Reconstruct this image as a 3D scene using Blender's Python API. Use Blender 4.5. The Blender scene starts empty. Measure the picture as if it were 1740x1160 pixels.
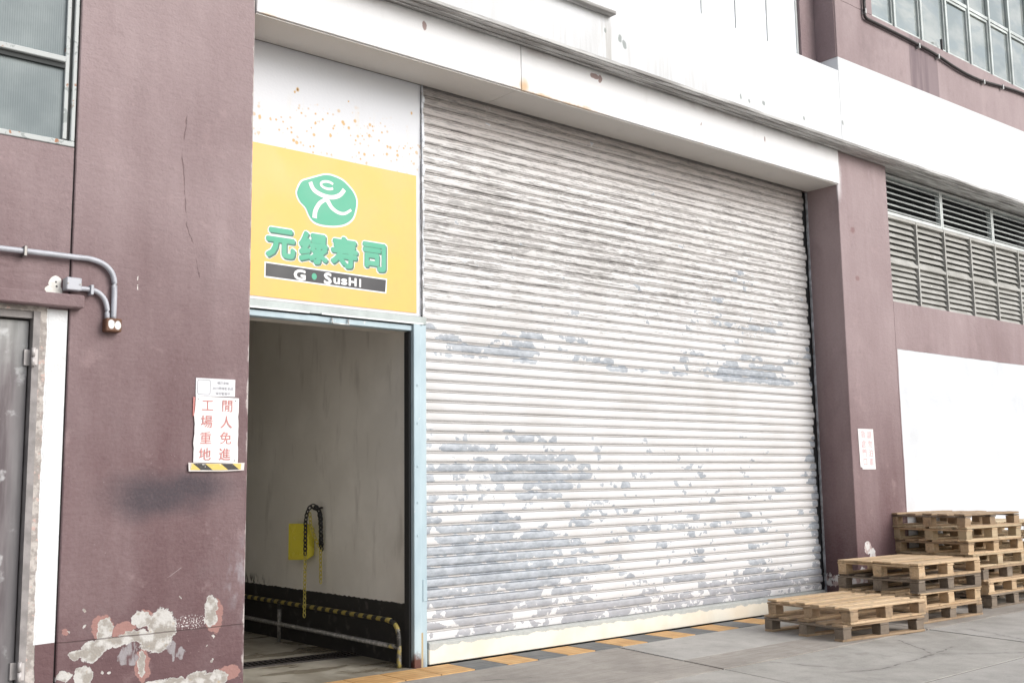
import bpy, bmesh, math, random
from mathutils import Vector, Matrix, noise as mnoise
random.seed(7)
sc = bpy.context.scene
# ------------------------------------------------------------------ camera
cam_d = bpy.data.cameras.new('camera'); cam = bpy.data.objects.new('camera', cam_d)
sc.collection.objects.link(cam); sc.camera = cam
YAW, PITCH, ROLL = 0.7048, 0.1294, -0.0141
F = Vector((math.sin(YAW)*math.cos(PITCH), math.cos(YAW)*math.cos(PITCH), math.sin(PITCH)))
R0 = Vector((math.cos(YAW), -math.sin(YAW), 0)); U0 = R0.cross(F)
R = R0*math.cos(ROLL)+U0*math.sin(ROLL); U = U0*math.cos(ROLL)-R0*math.sin(ROLL)
cam.matrix_world = Matrix.Translation((0, -7.0, 1.4993)) @ Matrix((R, U, -F)).transposed().to_4x4()
cam_d.sensor_width = 36; cam_d.sensor_fit = 'HORIZONTAL'
cam_d.lens = 1818.76/1740*36; cam_d.clip_start = .05; cam_d.clip_end = 2000
# ------------------------------------------------------------------ sky and sun (bright, hazy overcast)
SUN_EL, SUN_AZ = math.radians(31), math.radians(154)      # azimuth from +y clockwise: sun in front of the facade, to the right
w = bpy.data.worlds.new('World'); sc.world = w; w.use_nodes = True
nt = w.node_tree; nt.nodes.clear()
sky = nt.nodes.new('ShaderNodeTexSky'); sky.sky_type = 'NISHITA'; sky.sun_disc = False
sky.sun_elevation = SUN_EL; sky.sun_rotation = SUN_AZ
sky.air_density = 1.0; sky.dust_density = 3.0; sky.ozone_density = 1.0
hs = nt.nodes.new('ShaderNodeHueSaturation'); hs.inputs['Saturation'].default_value = .38
bg = nt.nodes.new('ShaderNodeBackground'); bg.inputs['Strength'].default_value = .15
wo = nt.nodes.new('ShaderNodeOutputWorld')
nt.links.new(sky.outputs[0], hs.inputs['Color']); nt.links.new(hs.outputs[0], bg.inputs[0]); nt.links.new(bg.outputs[0], wo.inputs[0])
sd = bpy.data.lights.new('sun', 'SUN'); sun = bpy.data.objects.new('sun', sd); sc.collection.objects.link(sun)
sd.energy = 1.4; sd.angle = math.radians(38); sd.color = (1, 1, 1)
sdir = Vector((math.sin(SUN_AZ)*math.cos(SUN_EL), math.cos(SUN_AZ)*math.cos(SUN_EL), math.sin(SUN_EL)))
sun.rotation_euler = sdir.to_track_quat('Z', 'Y').to_euler(); sun.location = sdir*40
vs = sc.view_settings; vs.view_transform = 'Standard'; vs.look = 'None'; vs.exposure = 0.22; vs.gamma = 1; vs.use_curve_mapping = False

# ------------------------------------------------------------------ shader helper
class G:
    def __init__(s, name):
        s.m = bpy.data.materials.new(name); s.m.use_nodes = True
        s.t = s.m.node_tree; s.t.nodes.clear()
        s.out = s.t.nodes.new('ShaderNodeOutputMaterial'); s.b = s.t.nodes.new('ShaderNodeBsdfPrincipled')
        s.t.links.new(s.b.outputs[0], s.out.inputs[0])
        s.geo = s.t.nodes.new('ShaderNodeNewGeometry'); s.P = s.geo.outputs['Position']
        sx = s.t.nodes.new('ShaderNodeSeparateXYZ'); s.t.links.new(s.P, sx.inputs[0]); s.x, s.y, s.z = sx.outputs
    def put(s, sock, v):
        if hasattr(v, 'is_output'): s.t.links.new(v, sock)
        elif isinstance(v, (tuple, list)):
            n = len(sock.default_value); v = tuple(v)
            sock.default_value = v+(1,) if n == 4 and len(v) == 3 else v
        else:
            try: sock.default_value = v
            except TypeError: sock.default_value = (v,)*len(sock.default_value)
    def mth(s, op, a, b=0, c=0, clamp=False):
        n = s.t.nodes.new('ShaderNodeMath'); n.operation = op; n.use_clamp = clamp
        for i, v in enumerate((a, b, c)): s.put(n.inputs[i], v)
        return n.outputs[0]
    def add(s, a, b): return s.mth('ADD', a, b)
    def sub(s, a, b): return s.mth('SUBTRACT', a, b)
    def mul(s, a, b): return s.mth('MULTIPLY', a, b)
    def mx(s, a, b): return s.mth('MAXIMUM', a, b)
    def mn(s, a, b): return s.mth('MINIMUM', a, b)
    def ss(s, v, lo, hi, a=0.0, b=1.0):
        n = s.t.nodes.new('ShaderNodeMapRange'); n.interpolation_type = 'SMOOTHSTEP'
        for i, k in enumerate((v, lo, hi, a, b)): s.put(n.inputs[i], k)
        return n.outputs[0]
    def vec(s, x, y, z):
        n = s.t.nodes.new('ShaderNodeCombineXYZ')
        for i, k in enumerate((x, y, z)): s.put(n.inputs[i], k)
        return n.outputs[0]
    def vm(s, op, a, b):
        n = s.t.nodes.new('ShaderNodeVectorMath'); n.operation = op
        s.put(n.inputs[0], a); s.put(n.inputs[1], b)
        return n.outputs['Value'] if op in ('LENGTH', 'DOT_PRODUCT') else n.outputs[0]
    def noise(s, v, scale, detail=4, rough=.55, mul=(1, 1, 1)):
        if mul != (1, 1, 1): v = s.vm('MULTIPLY', v, mul)
        n = s.t.nodes.new('ShaderNodeTexNoise'); s.put(n.inputs['Vector'], v)
        n.inputs['Scale'].default_value = scale; n.inputs['Detail'].default_value = detail; n.inputs['Roughness'].default_value = rough
        return n.outputs['Fac']
    def voro(s, v, scale, feature='F1'):
        n = s.t.nodes.new('ShaderNodeTexVoronoi'); n.feature = feature; s.put(n.inputs['Vector'], v); n.inputs['Scale'].default_value = scale
        return n.outputs['Distance']
    def mix(s, f, a, b, mode='MIX'):
        n = s.t.nodes.new('ShaderNodeMix'); n.data_type = 'RGBA'; n.blend_type = mode
        s.put(n.inputs[0], f); s.put(n.inputs[6], a); s.put(n.inputs[7], b)
        return n.outputs[2]
    def ell(s, v, cx, cz, rx, rz):            # scaled distance to an ellipse centre in the facade plane
        return s.vm('LENGTH', s.vm('MULTIPLY', s.vm('SUBTRACT', v, (cx, 0, cz)), (1/rx, 0, 1/rz)), (0, 0, 0))
    def seg(s, v, a, b):                       # distance to a segment (points as 3-tuples)
        a, b = Vector(a), Vector(b); d = b-a
        q = s.vm('SUBTRACT', v, tuple(a))
        t = s.mth('DIVIDE', s.vm('DOT_PRODUCT', q, tuple(d)), d.length_squared, clamp=True)
        sc_ = s.t.nodes.new('ShaderNodeVectorMath'); sc_.operation = 'SCALE'
        sc_.inputs[0].default_value = tuple(d); s.put(sc_.inputs['Scale'], t)
        return s.vm('LENGTH', s.vm('SUBTRACT', q, sc_.outputs[0]), (0, 0, 0))
    def poly(s, v, pts):
        r = None
        for a, b in zip(pts, pts[1:]):
            d = s.seg(v, a, b); r = d if r is None else s.mn(r, d)
        return r
    def warp(s, scale, amt, detail=3):
        n = s.t.nodes.new('ShaderNodeTexNoise'); s.put(n.inputs['Vector'], s.P)
        n.inputs['Scale'].default_value = scale; n.inputs['Detail'].default_value = detail
        o = s.vm('MULTIPLY', s.vm('SUBTRACT', n.outputs['Color'], (.5, .5, .5)), (amt*2,)*3)
        return s.vm('ADD', s.P, o)
    def bump(s, h, strength=.3, dist=.01, prev=None):
        n = s.t.nodes.new('ShaderNodeBump'); n.inputs['Strength'].default_value = strength; n.inputs['Distance'].default_value = dist
        s.put(n.inputs['Height'], h)
        if prev is not None: s.put(n.inputs['Normal'], prev)
        return n.outputs[0]
    def fin(s, col, rough=.7, bump=None, metal=0, spec=None):
        s.put(s.b.inputs['Base Color'], col); s.put(s.b.inputs['Roughness'], rough); s.put(s.b.inputs['Metallic'], metal)
        if spec is not None: s.b.inputs['Specular IOR Level'].default_value = spec
        if bump is not None: s.put(s.b.inputs['Normal'], bump)
        return s.m

def simple(name, col, rough=.6, metal=0, var=.12, scale=6, bump=.0, spec=None, bscale=80):
    g = G(name)
    n = g.noise(g.P, scale, 5)
    c = g.mix(g.ss(n, .3, .7), tuple(k*(1-var) for k in col), tuple(min(1, k*(1+var)) for k in col))
    return g.fin(c, g.ss(n, .2, .8, max(0, rough-.08), min(1, rough+.08)), g.bump(g.noise(g.P, bscale, 3), bump, .004) if bump else None, metal, spec)

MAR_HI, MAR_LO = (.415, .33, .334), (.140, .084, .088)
def maroon_base(g, lift=0.0):
    """weathered maroon masonry paint: chalky, streaked, stuccoed, with light falloff painted in by height"""
    big = g.noise(g.P, .9, 4, mul=(1, 1, .6)); streak = g.noise(g.P, 5, 4, mul=(1, 1, .12)); fine = g.noise(g.P, 38, 3)
    height_falloff = g.ss(g.z, .3, 4.4)                                   # light falloff painted into the colour, paler high up, with some bleaching and dirt
    f = g.add(g.add(g.mul(height_falloff, .66), lift), g.add(g.mul(g.sub(big, .5), .95), g.add(g.mul(g.sub(streak, .5), .4), g.mul(g.sub(fine, .5), .22))))
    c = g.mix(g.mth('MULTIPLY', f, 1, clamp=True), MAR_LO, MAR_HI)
    speck = g.ss(g.voro(g.P, 26), .05, .10)
    keep = g.ss(g.noise(g.P, 3.3, 2), .5, .62)
    c = g.mix(g.mul(g.sub(1, speck), g.mul(keep, .35)), c, (.55, .48, .46))
    h = g.add(g.mul(g.noise(g.P, 55, 4), .6), g.add(g.mul(g.noise(g.P, 9, 3), 1.3), g.mul(g.noise(g.P, 22, 3, mul=(.5, 1, 1.6)), .7)))
    scf = g.mul(g.ss(g.noise(g.P, 2.6, 6, .7, mul=(1, 1, .7)), .54, .70), .30); c = g.mix(scf, c, (.20, .15, .155))
    rub = g.mul(g.ss(g.noise(g.vm('ADD', g.P, (7, 3, 1)), 3.4, 5, .65), .58, .70), .22); c = g.mix(rub, c, (.44, .33, .33))
    return c, h

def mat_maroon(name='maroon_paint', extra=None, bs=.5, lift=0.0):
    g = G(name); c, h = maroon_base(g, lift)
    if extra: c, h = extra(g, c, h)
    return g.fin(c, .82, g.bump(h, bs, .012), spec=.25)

# ---- left pillar: smudge, crack, chipped patches down to render and undercoat
def pillar_extra(g, c, h):
    W1 = g.warp(3.0, .10)
    sm = g.mn(g.ell(W1, 2.86, 1.44, .44, .17), g.ell(W1, 3.06, 1.48, .36, .13))
    c = g.mix(g.mul(g.mul(g.ss(sm, 1.25, .25), .85), g.ss(g.noise(g.P, 60, 3), .25, .6, .72, 1)), c, (.062, .056, .066))
    rim = g.mul(g.ss(g.ell(W1, 3.46, .86, .14, .32), 1.1, .4), g.ss(g.noise(g.P, 14, 4, mul=(1, 1, .5)), .45, .62))
    c = g.mix(g.mul(rim, .75), c, (.30, .27, .29))
    low = g.mul(g.ss(g.z, 1.0, .3), g.ss(g.noise(g.P, 4, 4), .4, .65)); c = g.mix(g.mul(low, .35), c, (.10, .055, .06))
    W2 = g.warp(19, .034, 6)
    E = [(2.528, .605, .055, .075), (2.90, .585, .105, .125), (2.765, .640, .075, .055), (3.238, .655, .048, .115), (3.24, .60, .05, .05),
         (2.86, .49, .12, .07), (2.72, .54, .12, .04), (2.44, .475, .075, .075), (2.52, .515, .07, .05), (2.285, .340, .05, .035), (2.405, .33, .06, .07), (2.77, .36, .028, .09),
         (2.62, .505, .06, .03), (2.36, .46, .06, .03), (2.62, .515, .09, .03),
         (3.00, .205, .10, .05), (2.86, .20, .09, .05), (3.15, .205, .11, .07), (3.28, .21, .10, .055), (2.60, .17, .12, .05),
         (2.386, .726, .011, .012), (2.399, .635, .013, .014), (2.522, .349, .011, .012), (2.568, .329, .010, .010), (3.216, .432, .010, .010), (3.251, .328, .011, .011),
         (3.262, .482, .008, .009), (2.30, .609, .010, .010), (2.56, .665, .008, .009), (3.02, .76, .006, .008)]
    d = None
    for e in E:
        e = (e[0], e[1], e[2]*.93, e[3]*.93)
        k = g.ell(W2, *e); d = k if d is None else g.mn(d, k)
    d = g.add(d, g.mul(g.sub(g.noise(g.P, 75, 4, .7), .5), .55))
    G2 = [(2.65, .598, .07, .04), (2.51, .62, .07, .075), (2.79, .645, .06, .055), (3.262, .62, .065, .115), (2.775, .35, .05, .10), (3.38, .235, .09, .045), (2.28, .608, .016, .018), (2.63, .57, .06, .05)]
    du = None
    for e in G2:
        k = g.ell(W2, *e); du = k if du is None else g.mn(du, k)
    du = g.add(du, g.mul(g.sub(g.noise(g.P, 55, 4, .7), .5), .4))
    c = g.mix(g.ss(du, 1.04, .98), c, (.33, .185, .165))
    chip = g.ss(d, 1.03, .98)
    pl = g.mix(g.ss(g.noise(g.P, 10, 4), .44, .56), (.54, .525, .505), (.33, .305, .275))
    pl = g.mix(g.ss(g.noise(g.P, 24, 4), .6, .72), pl, (.42, .33, .23)); pl = g.mix(g.ss(d, .86, 1.0), pl, (.58, .57, .555))
    c = g.mix(chip, c, pl)
    gr = None
    for e in [(2.70, .43, .045, .075), (2.65, .42, .045, .055), (2.97, .45, .03, .045), (3.03, .40, .028, .04), (2.985, .40, .012, .05)]:
        k = g.ell(W2, *e); gr = k if gr is None else g.mn(gr, k)
    c = g.mix(g.mul(g.ss(gr, 1.05, .95), g.ss(g.noise(g.P, 30, 4, mul=(1, 1, .35)), .38, .55)), c, (.30, .28, .29))
    # salt-like flaking between two patches
    fl = g.mul(g.ss(g.ell(g.P, 3.10, .595, .13, .05), 1.1, .7), g.ss(g.noise(g.P, 90, 2), .56, .6)); c = g.mix(fl, c, (.66, .63, .62))
    # hairline crack
    cr = g.poly(g.warp(9, .02), [(2.99, 0, 4.13), (2.95, 0, 3.81), (2.975, 0, 3.55), (2.996, 0, 3.30), (3.05, 0, 3.16), (3.075, 0, 3.02), (3.10, 0, 2.93)])
    ck = g.mul(g.ss(cr, .007, .002), g.ss(g.noise(g.P, 5, 2), .40, .5)); c = g.mix(g.mul(ck, .5), c, (.12, .075, .075))
    ck2 = g.ss(g.seg(g.warp(20, .006), (2.665, 0, 2.93), (2.67, 0, 2.79)), .005, .002); c = g.mix(g.mul(ck2, g.ss(g.noise(g.P, 40, 2), .48, .52)), c, (.7, .66, .64))
    sc1 = g.ss(g.seg(g.warp(8, .01), (2.93, 0, .90), (3.02, 0, .955)), .003, .001); c = g.mix(g.mul(sc1, .5), c, (.5, .44, .44))
    # worn arris by the doorway
    ar = g.mul(g.ss(g.add(g.x, g.mul(g.sub(g.noise(g.P, 18, 4), .5), .05)), 3.470, 3.484), g.ss(g.noise(g.P, 4, 3), .44, .58)); c = g.mix(ar, c, (.50, .46, .44))
    gl = g.mul(g.ss(g.mth('ABSOLUTE', g.sub(g.add(g.z, g.mul(g.sub(g.noise(g.P, 7, 2), .5), .008)), .545)), .006, .002), g.ss(g.noise(g.P, 3, 3), .30, .42)); c = g.mix(g.mul(gl, .6), c, (.09, .06, .06))
    h = g.sub(h, g.mul(chip, 1.1)); h = g.sub(h, g.mul(gl, .9)); h = g.sub(h, g.mul(ck, .8))
    return c, h
M = {}
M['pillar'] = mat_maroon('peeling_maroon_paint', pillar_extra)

def leftwall_extra(g, c, h):
    W2 = g.warp(14, .02, 4)
    # white painted band beside the door, ragged towards the door frame
    edge = g.add(g.x, g.mul(g.sub(g.noise(g.P, 10, 5), .5), .035))
    band = g.mul(g.ss(edge, 2.098, 2.102), g.mul(g.ss(g.add(g.z, g.mul(g.x, -.03)), .483, .487), g.ss(g.z, 2.625, 2.62)))
    grey = g.mul(g.ss(edge, 2.112, 2.108), g.ss(g.z, 2.64, 2.63))
    gc = g.mix(g.ss(g.noise(g.P, 22, 4), .42, .6), (.33, .30, .28), (.52, .48, .45))
    gc = g.mix(g.ss(g.noise(g.P, 30, 4), .6, .68), gc, (.55, .40, .36))
    c = g.mix(grey, c, gc)
    und = g.mul(g.ss(edge, 2.089, 2.092), g.ss(edge, 2.106, 2.103)); c = g.mix(g.mul(und, g.mul(band, .6)), c, (.55, .36, .32))
    wc = g.mix(g.ss(g.noise(g.P, 6, 5), .58, .75), (.75, .765, .78), (.62, .62, .615))
    c = g.mix(band, c, wc)
    pw = g.mn(g.mn(g.ell(W2, 2.140, 2.785, .040, .05), g.ell(W2, 2.115, 2.745, .03, .035)), g.ell(W2, 2.165, 2.745, .022, .03))
    pm = g.ss(pw, 1.05, .98); hole = g.mn(g.ell(g.P, 2.145, 2.80, .006, .006), g.ell(g.P, 2.15, 2.772, .007, .006))
    c = g.mix(pm, c, (.80, .79, .74)); c = g.mix(g.ss(hole, 1.1, .9), c, (.03, .03, .03))
    wr = g.mul(g.ss(g.z, 2.72, 2.80), g.ss(g.z, 3.1, 2.9)); h = g.add(h, g.mul(wr, g.mul(g.noise(g.P, 14, 3, mul=(.35, 1, 1.6)), 1.6)))
    return c, g.sub(h, g.mul(grey, .5))
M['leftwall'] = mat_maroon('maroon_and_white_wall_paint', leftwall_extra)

def rightwall_extra(g, c, h):
    wob = g.mul(g.sub(g.noise(g.P, 2.2, 4), .5), .03)
    wx = g.mul(g.ss(g.add(g.x, wob), 12.268, 12.272), g.mul(g.ss(g.add(g.z, wob), 3.066, 3.06), g.ss(g.z, .20, .21)))
    wc = g.mix(g.ss(g.noise(g.P, 2.2, 5), .5, .8), (.66, .685, .72), (.59, .61, .635))
    drip = g.mul(g.ss(g.noise(g.P, 8, 4, mul=(1, 1, .12)), .55, .75), .35); wc = g.mix(drip, wc, (.62, .62, .60))
    c = g.mix(wx, c, wc)
    W2 = g.warp(18, .03, 4)
    d = g.mn(g.ell(W2, 11.36, .67, .075, .075), g.mn(g.ell(W2, 11.45, .58, .06, .09), g.ell(W2, 11.22, .30, .09, .16)))
    c = g.mix(g.ss(d, 1.05, .98), c, g.mix(g.ss(g.noise(g.P, 14, 3), .45, .6), (.72, .70, .69), (.50, .38, .36)))
    spill = g.mul(g.ss(g.ell(g.warp(6, .05), 11.13, 5.08, .10, .34), 1.2, .3), g.ss(g.y, .02, .01, 0, .7)); c = g.mix(spill, c, (.75, .73, .75))
    st = g.ss(g.ell(g.warp(4, .05), 11.42, 4.45, .05, .05), 1.2, .5); st2 = g.ss(g.ell(g.warp(4, .03), 11.45, 3.88, .05, .035), 1.2, .5)
    c = g.mix(g.mul(g.mx(st, st2), .5), c, (.20, .09, .085))
    return c, g.mul(h, g.sub(1, g.mul(wx, .7)))
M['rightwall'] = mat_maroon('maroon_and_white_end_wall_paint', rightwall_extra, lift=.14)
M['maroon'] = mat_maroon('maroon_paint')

def white_wall(name, extra=None, base=(.80, .80, .80), dirt=.5):
    g = G(name)
    st = g.noise(g.P, 6, 5, mul=(1, 1, .10)); b = g.noise(g.P, 1.2, 5)
    c = g.mix(g.mul(g.mul(g.ss(st, .52, .8), g.ss(b, .4, .65)), dirt), base, (.50, .49, .47))
    h = g.noise(g.P, 40, 4)
    if extra: c, h = extra(g, c, h)
    return g.fin(c, .7, g.bump(h, .15, .008), spec=.3)

def panel_extra(g, c, h):                    # rust freckles on the white sheet over the doorway
    P3 = g.vec(g.x, 0, g.z)
    v = g.voro(P3, 13); v2 = g.voro(g.vm('ADD', P3, (3.3, 0, 1.7)), 22)
    dens = g.mul(g.ss(g.ell(g.P, 4.50, 4.32, 1.0, .30), 1.2, .55), g.ss(g.noise(P3, 4, 2), .30, .46))
    r = g.mx(g.mul(g.ss(v, .26, .13), g.ss(g.noise(P3, 9, 1), .40, .50)), g.mul(g.ss(v2, .28, .14), g.ss(g.noise(P3, 6.1, 1), .45, .55)))
    r = g.mul(r, dens)
    for (x, z, q) in ((4.085, 4.653, .022), (4.06, 4.63, .014), (3.755, 4.352, .02), (4.391, 4.334, .018), (4.797, 4.496, .010), (4.951, 4.346, .015), (4.248, 4.407, .015), (5.20, 4.70, .016), (4.56, 4.66, .010)):
        r = g.mx(r, g.ss(g.ell(g.warp(40, .01), x, z, q*.8, q), 1.15, .55))
    c = g.mix(g.mul(r, .85), c, (.62, .38, .12))
    c = g.mix(g.ss(g.ell(g.P, 4.085, 4.653, .006, .012), 1.2, .6), c, (.14, .07, .03))
    dr = g.mul(g.ss(g.noise(P3, 10, 4, mul=(1, 1, .07)), .56, .75), g.mul(dens, .35)); c = g.mix(dr, c, (.74, .62, .42))
    return c, h
M['panel'] = white_wall('white_sheet_with_rust', panel_extra, (.69, .705, .74), .25)

def fascia_extra(g, c, h):
    W = g.warp(10, .03, 4)
    low = g.sub(g.add(g.z, g.mul(g.sub(g.noise(W, 9, 5, mul=(1, 1, .3)), .5), .10)), 4.99)
    where = g.mx(g.ss(g.ell(g.P, 6.55, 5.0, .7, 1.2), 1.2, .2), g.mul(g.ss(g.noise(g.P, 2.3, 3), .5, .66), .8))
    rust = g.mul(g.ss(low, .035, -.01), where)
    jr = g.mul(g.ss(g.ell(W, 6.13, 5.03, .07, .09), 1.2, .2), 1.0)
    c = g.mix(g.mul(g.mx(rust, jr), .75), c, (.60, .36, .13))
    grime = g.mul(g.ss(g.add(g.z, g.mul(g.sub(g.noise(W, 5, 5), .5), .16)), 5.33, 5.43), g.ss(g.noise(g.P, 1.6, 4), .42, .62))
    c = g.mix(g.mul(grime, .55), c, (.42, .35, .34))
    for (x, z, a, b) in ((7.03, 5.345, .06, .028), (7.10, 5.33, .03, .04), (5.02, 5.30, .02, .04), (8.6, 5.2, .01, .02), (9.7, 5.25, .015, .03)):
        c = g.mix(g.ss(g.ell(W, x, z, a, b), 1.1, .8), c, (.36, .27, .26))
    fr = g.mul(g.ss(g.voro(g.P, 24), .14, .07), g.ss(g.ell(g.P, 9.9, 5.05, .9, .10), 1.1, .6)); c = g.mix(g.mul(fr, .7), c, (.55, .30, .18))
    return c, h
M['fascia'] = white_wall('white_fascia_paint', fascia_extra, (.80, .80, .81), .35)

def upper_extra(g, c, h):
    W = g.warp(6, .04, 4)
    # grey run-off streaks above the ledge and below the sill end
    st = g.noise(g.P, 9, 6, .7, mul=(1, 1, .09)); low = g.ss(g.z, 5.95, 5.42)
    amt = g.mul(g.mul(low, g.ss(g.ell(g.P, 7.3, 5.5, 3.2, 9), 1.1, .2)), g.ss(st, .35, .68)); c = g.mix(g.mul(amt, .6), c, (.50, .50, .49))
    run = g.mul(g.mul(g.ss(g.ell(g.P, 7.08, 5.6, .30, 9), 1.0, .2), g.ss(g.z, 5.95, 5.7)), g.ss(st, .42, .6)); c = g.mix(g.mul(run, .6), c, (.45, .43, .40))
    for (x, z, a, b) in ((7.20, 5.70, .03, .045), (7.26, 5.66, .035, .05), (7.00, 5.72, .012, .03), (9.05, 5.55, .02, .03), (9.2, 5.53, .02, .025), (9.45, 5.56, .03, .03), (11.0, 5.66, .025, .035), (10.2, 5.55, .02, .03)):
        c = g.mix(g.mul(g.ss(g.ell(W, x, z, a, b), 1.1, .7), .8), c, (.25, .28, .27))
    lip = g.mul(g.ss(g.z, 5.47, 5.43), g.ss(g.noise(g.P, 3, 5, mul=(1, 1, .4)), .40, .62)); c = g.mix(g.mul(lip, .6), c, (.40, .40, .38))
    # maroon paint above the white band, right of the recess
    line = g.add(6.482, g.mul(g.sub(g.x, 10.99), .016))
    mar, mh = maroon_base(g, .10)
    f = g.mul(g.ss(g.sub(g.z, line), -.003, .003), g.ss(g.x, 10.90, 10.905))
    patch = g.mul(g.mul(g.ss(g.x, 12.66, 12.68), g.ss(g.x, 13.40, 13.38)), g.ss(g.z, 7.3, 7.0)); mar = g.mix(g.mul(patch, .6), mar, (.17, .125, .14))
    patch2 = g.mul(g.ss(g.x, 13.14, 13.12), g.ss(g.x, 12.64, 12.66)); mar = g.mix(g.mul(g.mul(patch2, g.ss(g.noise(g.P, 12, 3, mul=(1, 1, .1)), .35, .6)), .4), mar, (.12, .085, .10))
    c = g.mix(f, c, mar)
    return c, g.add(g.mul(h, g.sub(1, f)), g.mul(g.mul(mh, f), .8))
M['upper'] = white_wall('white_and_maroon_spandrel_paint', upper_extra, (.72, .735, .755), .4)
M['ledge'] = white_wall('weathered_grey_ledge', lambda g, c, h: (g.mix(g.ss(g.noise(g.P, 7, 5, mul=(.25, 3, 3)), .36, .64), (.30, .29, .28), (.60, .60, .59)), h), (.6, .6, .6), .3)
M['soffit'] = white_wall('beige_soffit_paint', None, (.62, .60, .57), .4)

# ---- roller shutter
PITCH_Z, Z0 = .0874, .186
def shutter_mat():
    g = G('flaking_shutter_paint')
    q = g.mth('DIVIDE', g.sub(g.z, Z0), PITCH_Z); i = g.mth('FLOOR', q); u = g.sub(q, i)
    hsh = g.mul(i, 7.31)
    core = g.ss(g.mth('ABSOLUTE', g.sub(u, .42)), .46, .28)                  # patches sit on the belly of a slat
    big = g.noise(g.vec(g.mul(g.x, 1.9), hsh, 0), 1, 2, .5); ragged = g.noise(g.vec(g.mul(g.x, 16), g.mul(u, 1.5), hsh), 1, 4, .6)
    mid = g.noise(g.vec(g.mul(g.x, 8.0), g.mul(u, .9), hsh), 1, 2, .5)
    def fld(x, z, rx, rz, a): return g.mul(g.ss(g.ell(g.P, x, z, rx, rz), 1.7, .05), a)
    D = None
    for e in ((5.75, .66, 1.75, .66, .40), (6.3, 1.60, 1.5, .38, .31), (8.0, .95, 3.8, 1.05, .15), (6.9, .62, 1.3, .55, .26), (8.6, .30, 4.0, .24, .33), (6.1, 2.68, 1.1, .17, .30), (9.7, 2.62, 1.5, .24, .33),
              (7.7, 2.62, 1.3, .14, .22), (11.06, 1.5, .22, 1.7, .36), (11.06, 2.6, .16, .2, .4), (7.1, 3.0, .8, .3, .12), (9.6, 3.2, 1.6, .3, .16), (7.5, 1.6, 1.2, .5, .14), (5.38, 1.2, .12, 1.2, .3)):
        k = fld(*e); D = k if D is None else g.mx(D, k)
    clean = g.mul(g.mul(g.ss(g.z, 1.94, 2.02), g.ss(g.z, 2.60, 2.50)), .5)
    v = g.add(g.add(g.mul(big, .85), g.mul(mid, .55)), g.add(g.mul(g.sub(ragged, .5), .34), g.sub(D, clean)))
    v = g.sub(v, g.mul(g.sub(1, core), .16))
    patch = g.ss(v, .912, .940)
    # fine scuffs and grime lines running with the slats, worst near the top
    sc_ = g.noise(g.vec(g.mul(g.x, 1.7), g.mul(q, 5.3), hsh), 1, 6, .7); sc2 = g.noise(g.vec(g.mul(g.x, 9), g.mul(q, 7), hsh), 1, 4, .6)
    top = g.add(g.mul(g.ss(g.z, 2.5, 3.6), .092), g.mul(g.ss(g.ell(g.P, 6.4, 3.9, 2.2, .5), 1.2, .3), .02))
    scuff = g.mul(g.ss(g.add(g.add(g.mul(sc_, .62), g.mul(sc2, .38)), g.sub(top, clean)), .60, .635), g.ss(g.z, 2.3, 3.0, .25, 1))
    zinc = g.mix(g.ss(g.noise(g.P, 10, 6, .7, mul=(1, 1, 2.2)), .32, .7), (.285, .312, .35), (.47, .505, .55))
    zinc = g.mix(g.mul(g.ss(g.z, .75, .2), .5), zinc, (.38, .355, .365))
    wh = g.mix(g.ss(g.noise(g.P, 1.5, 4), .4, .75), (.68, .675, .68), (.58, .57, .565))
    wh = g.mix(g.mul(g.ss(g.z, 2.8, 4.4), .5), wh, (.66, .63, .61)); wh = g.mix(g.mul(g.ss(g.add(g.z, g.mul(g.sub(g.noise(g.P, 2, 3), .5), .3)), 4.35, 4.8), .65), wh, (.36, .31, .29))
    joint = g.ss(g.mth('ABSOLUTE', g.sub(u, .90)), .12, .07)
    wh = g.mix(g.mul(joint, .55), wh, (.47, .445, .42))
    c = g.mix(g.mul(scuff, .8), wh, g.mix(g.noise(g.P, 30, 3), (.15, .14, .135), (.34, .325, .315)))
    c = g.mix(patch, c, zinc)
    lip = g.mul(g.ss(v, .893, .915), g.sub(1, patch)); c = g.mix(g.mul(lip, .35), c, (.88, .87, .86))
    h = g.sub(g.mul(g.noise(g.P, 60, 3), .06), patch)
    return g.fin(c, g.ss(patch, 0, 1, .55, .42), g.bump(h, .3, .002), 0)
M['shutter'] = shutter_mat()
def bottom_mat():
    g = G('cream_shutter_foot_paint')
    e = g.add(g.sub(g.z, g.add(.195, g.mul(g.sub(g.x, 5.3), -.004))), g.mul(g.sub(g.noise(g.warp(6, .05), 8, 5), .5), .075))
    left = g.mul(g.ss(g.x, 5.52, 5.40), .03)
    c = g.mix(g.ss(g.noise(g.P, 3, 4), .4, .7), (.80, .76, .66), (.74, .68, .56))
    c = g.mix(g.ss(g.add(e, left), -.046, -.040), c, g.mix(g.noise(g.P, 25, 3), (.34, .36, .35), (.55, .56, .54)))
    return g.fin(c, .6, g.bump(g.noise(g.P, 30, 3), .2, .004))
M['foot'] = bottom_mat()
M['black_gap'] = simple('black_gap_and_seal', (.018, .018, .02), .7)  # near-black fill painting in the shade of guide gaps and drain pit; also seal
M['guide'] = simple('torn_zinc_flashing', (.50, .52, .55), .5, .2, .35, 14, .3)

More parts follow.
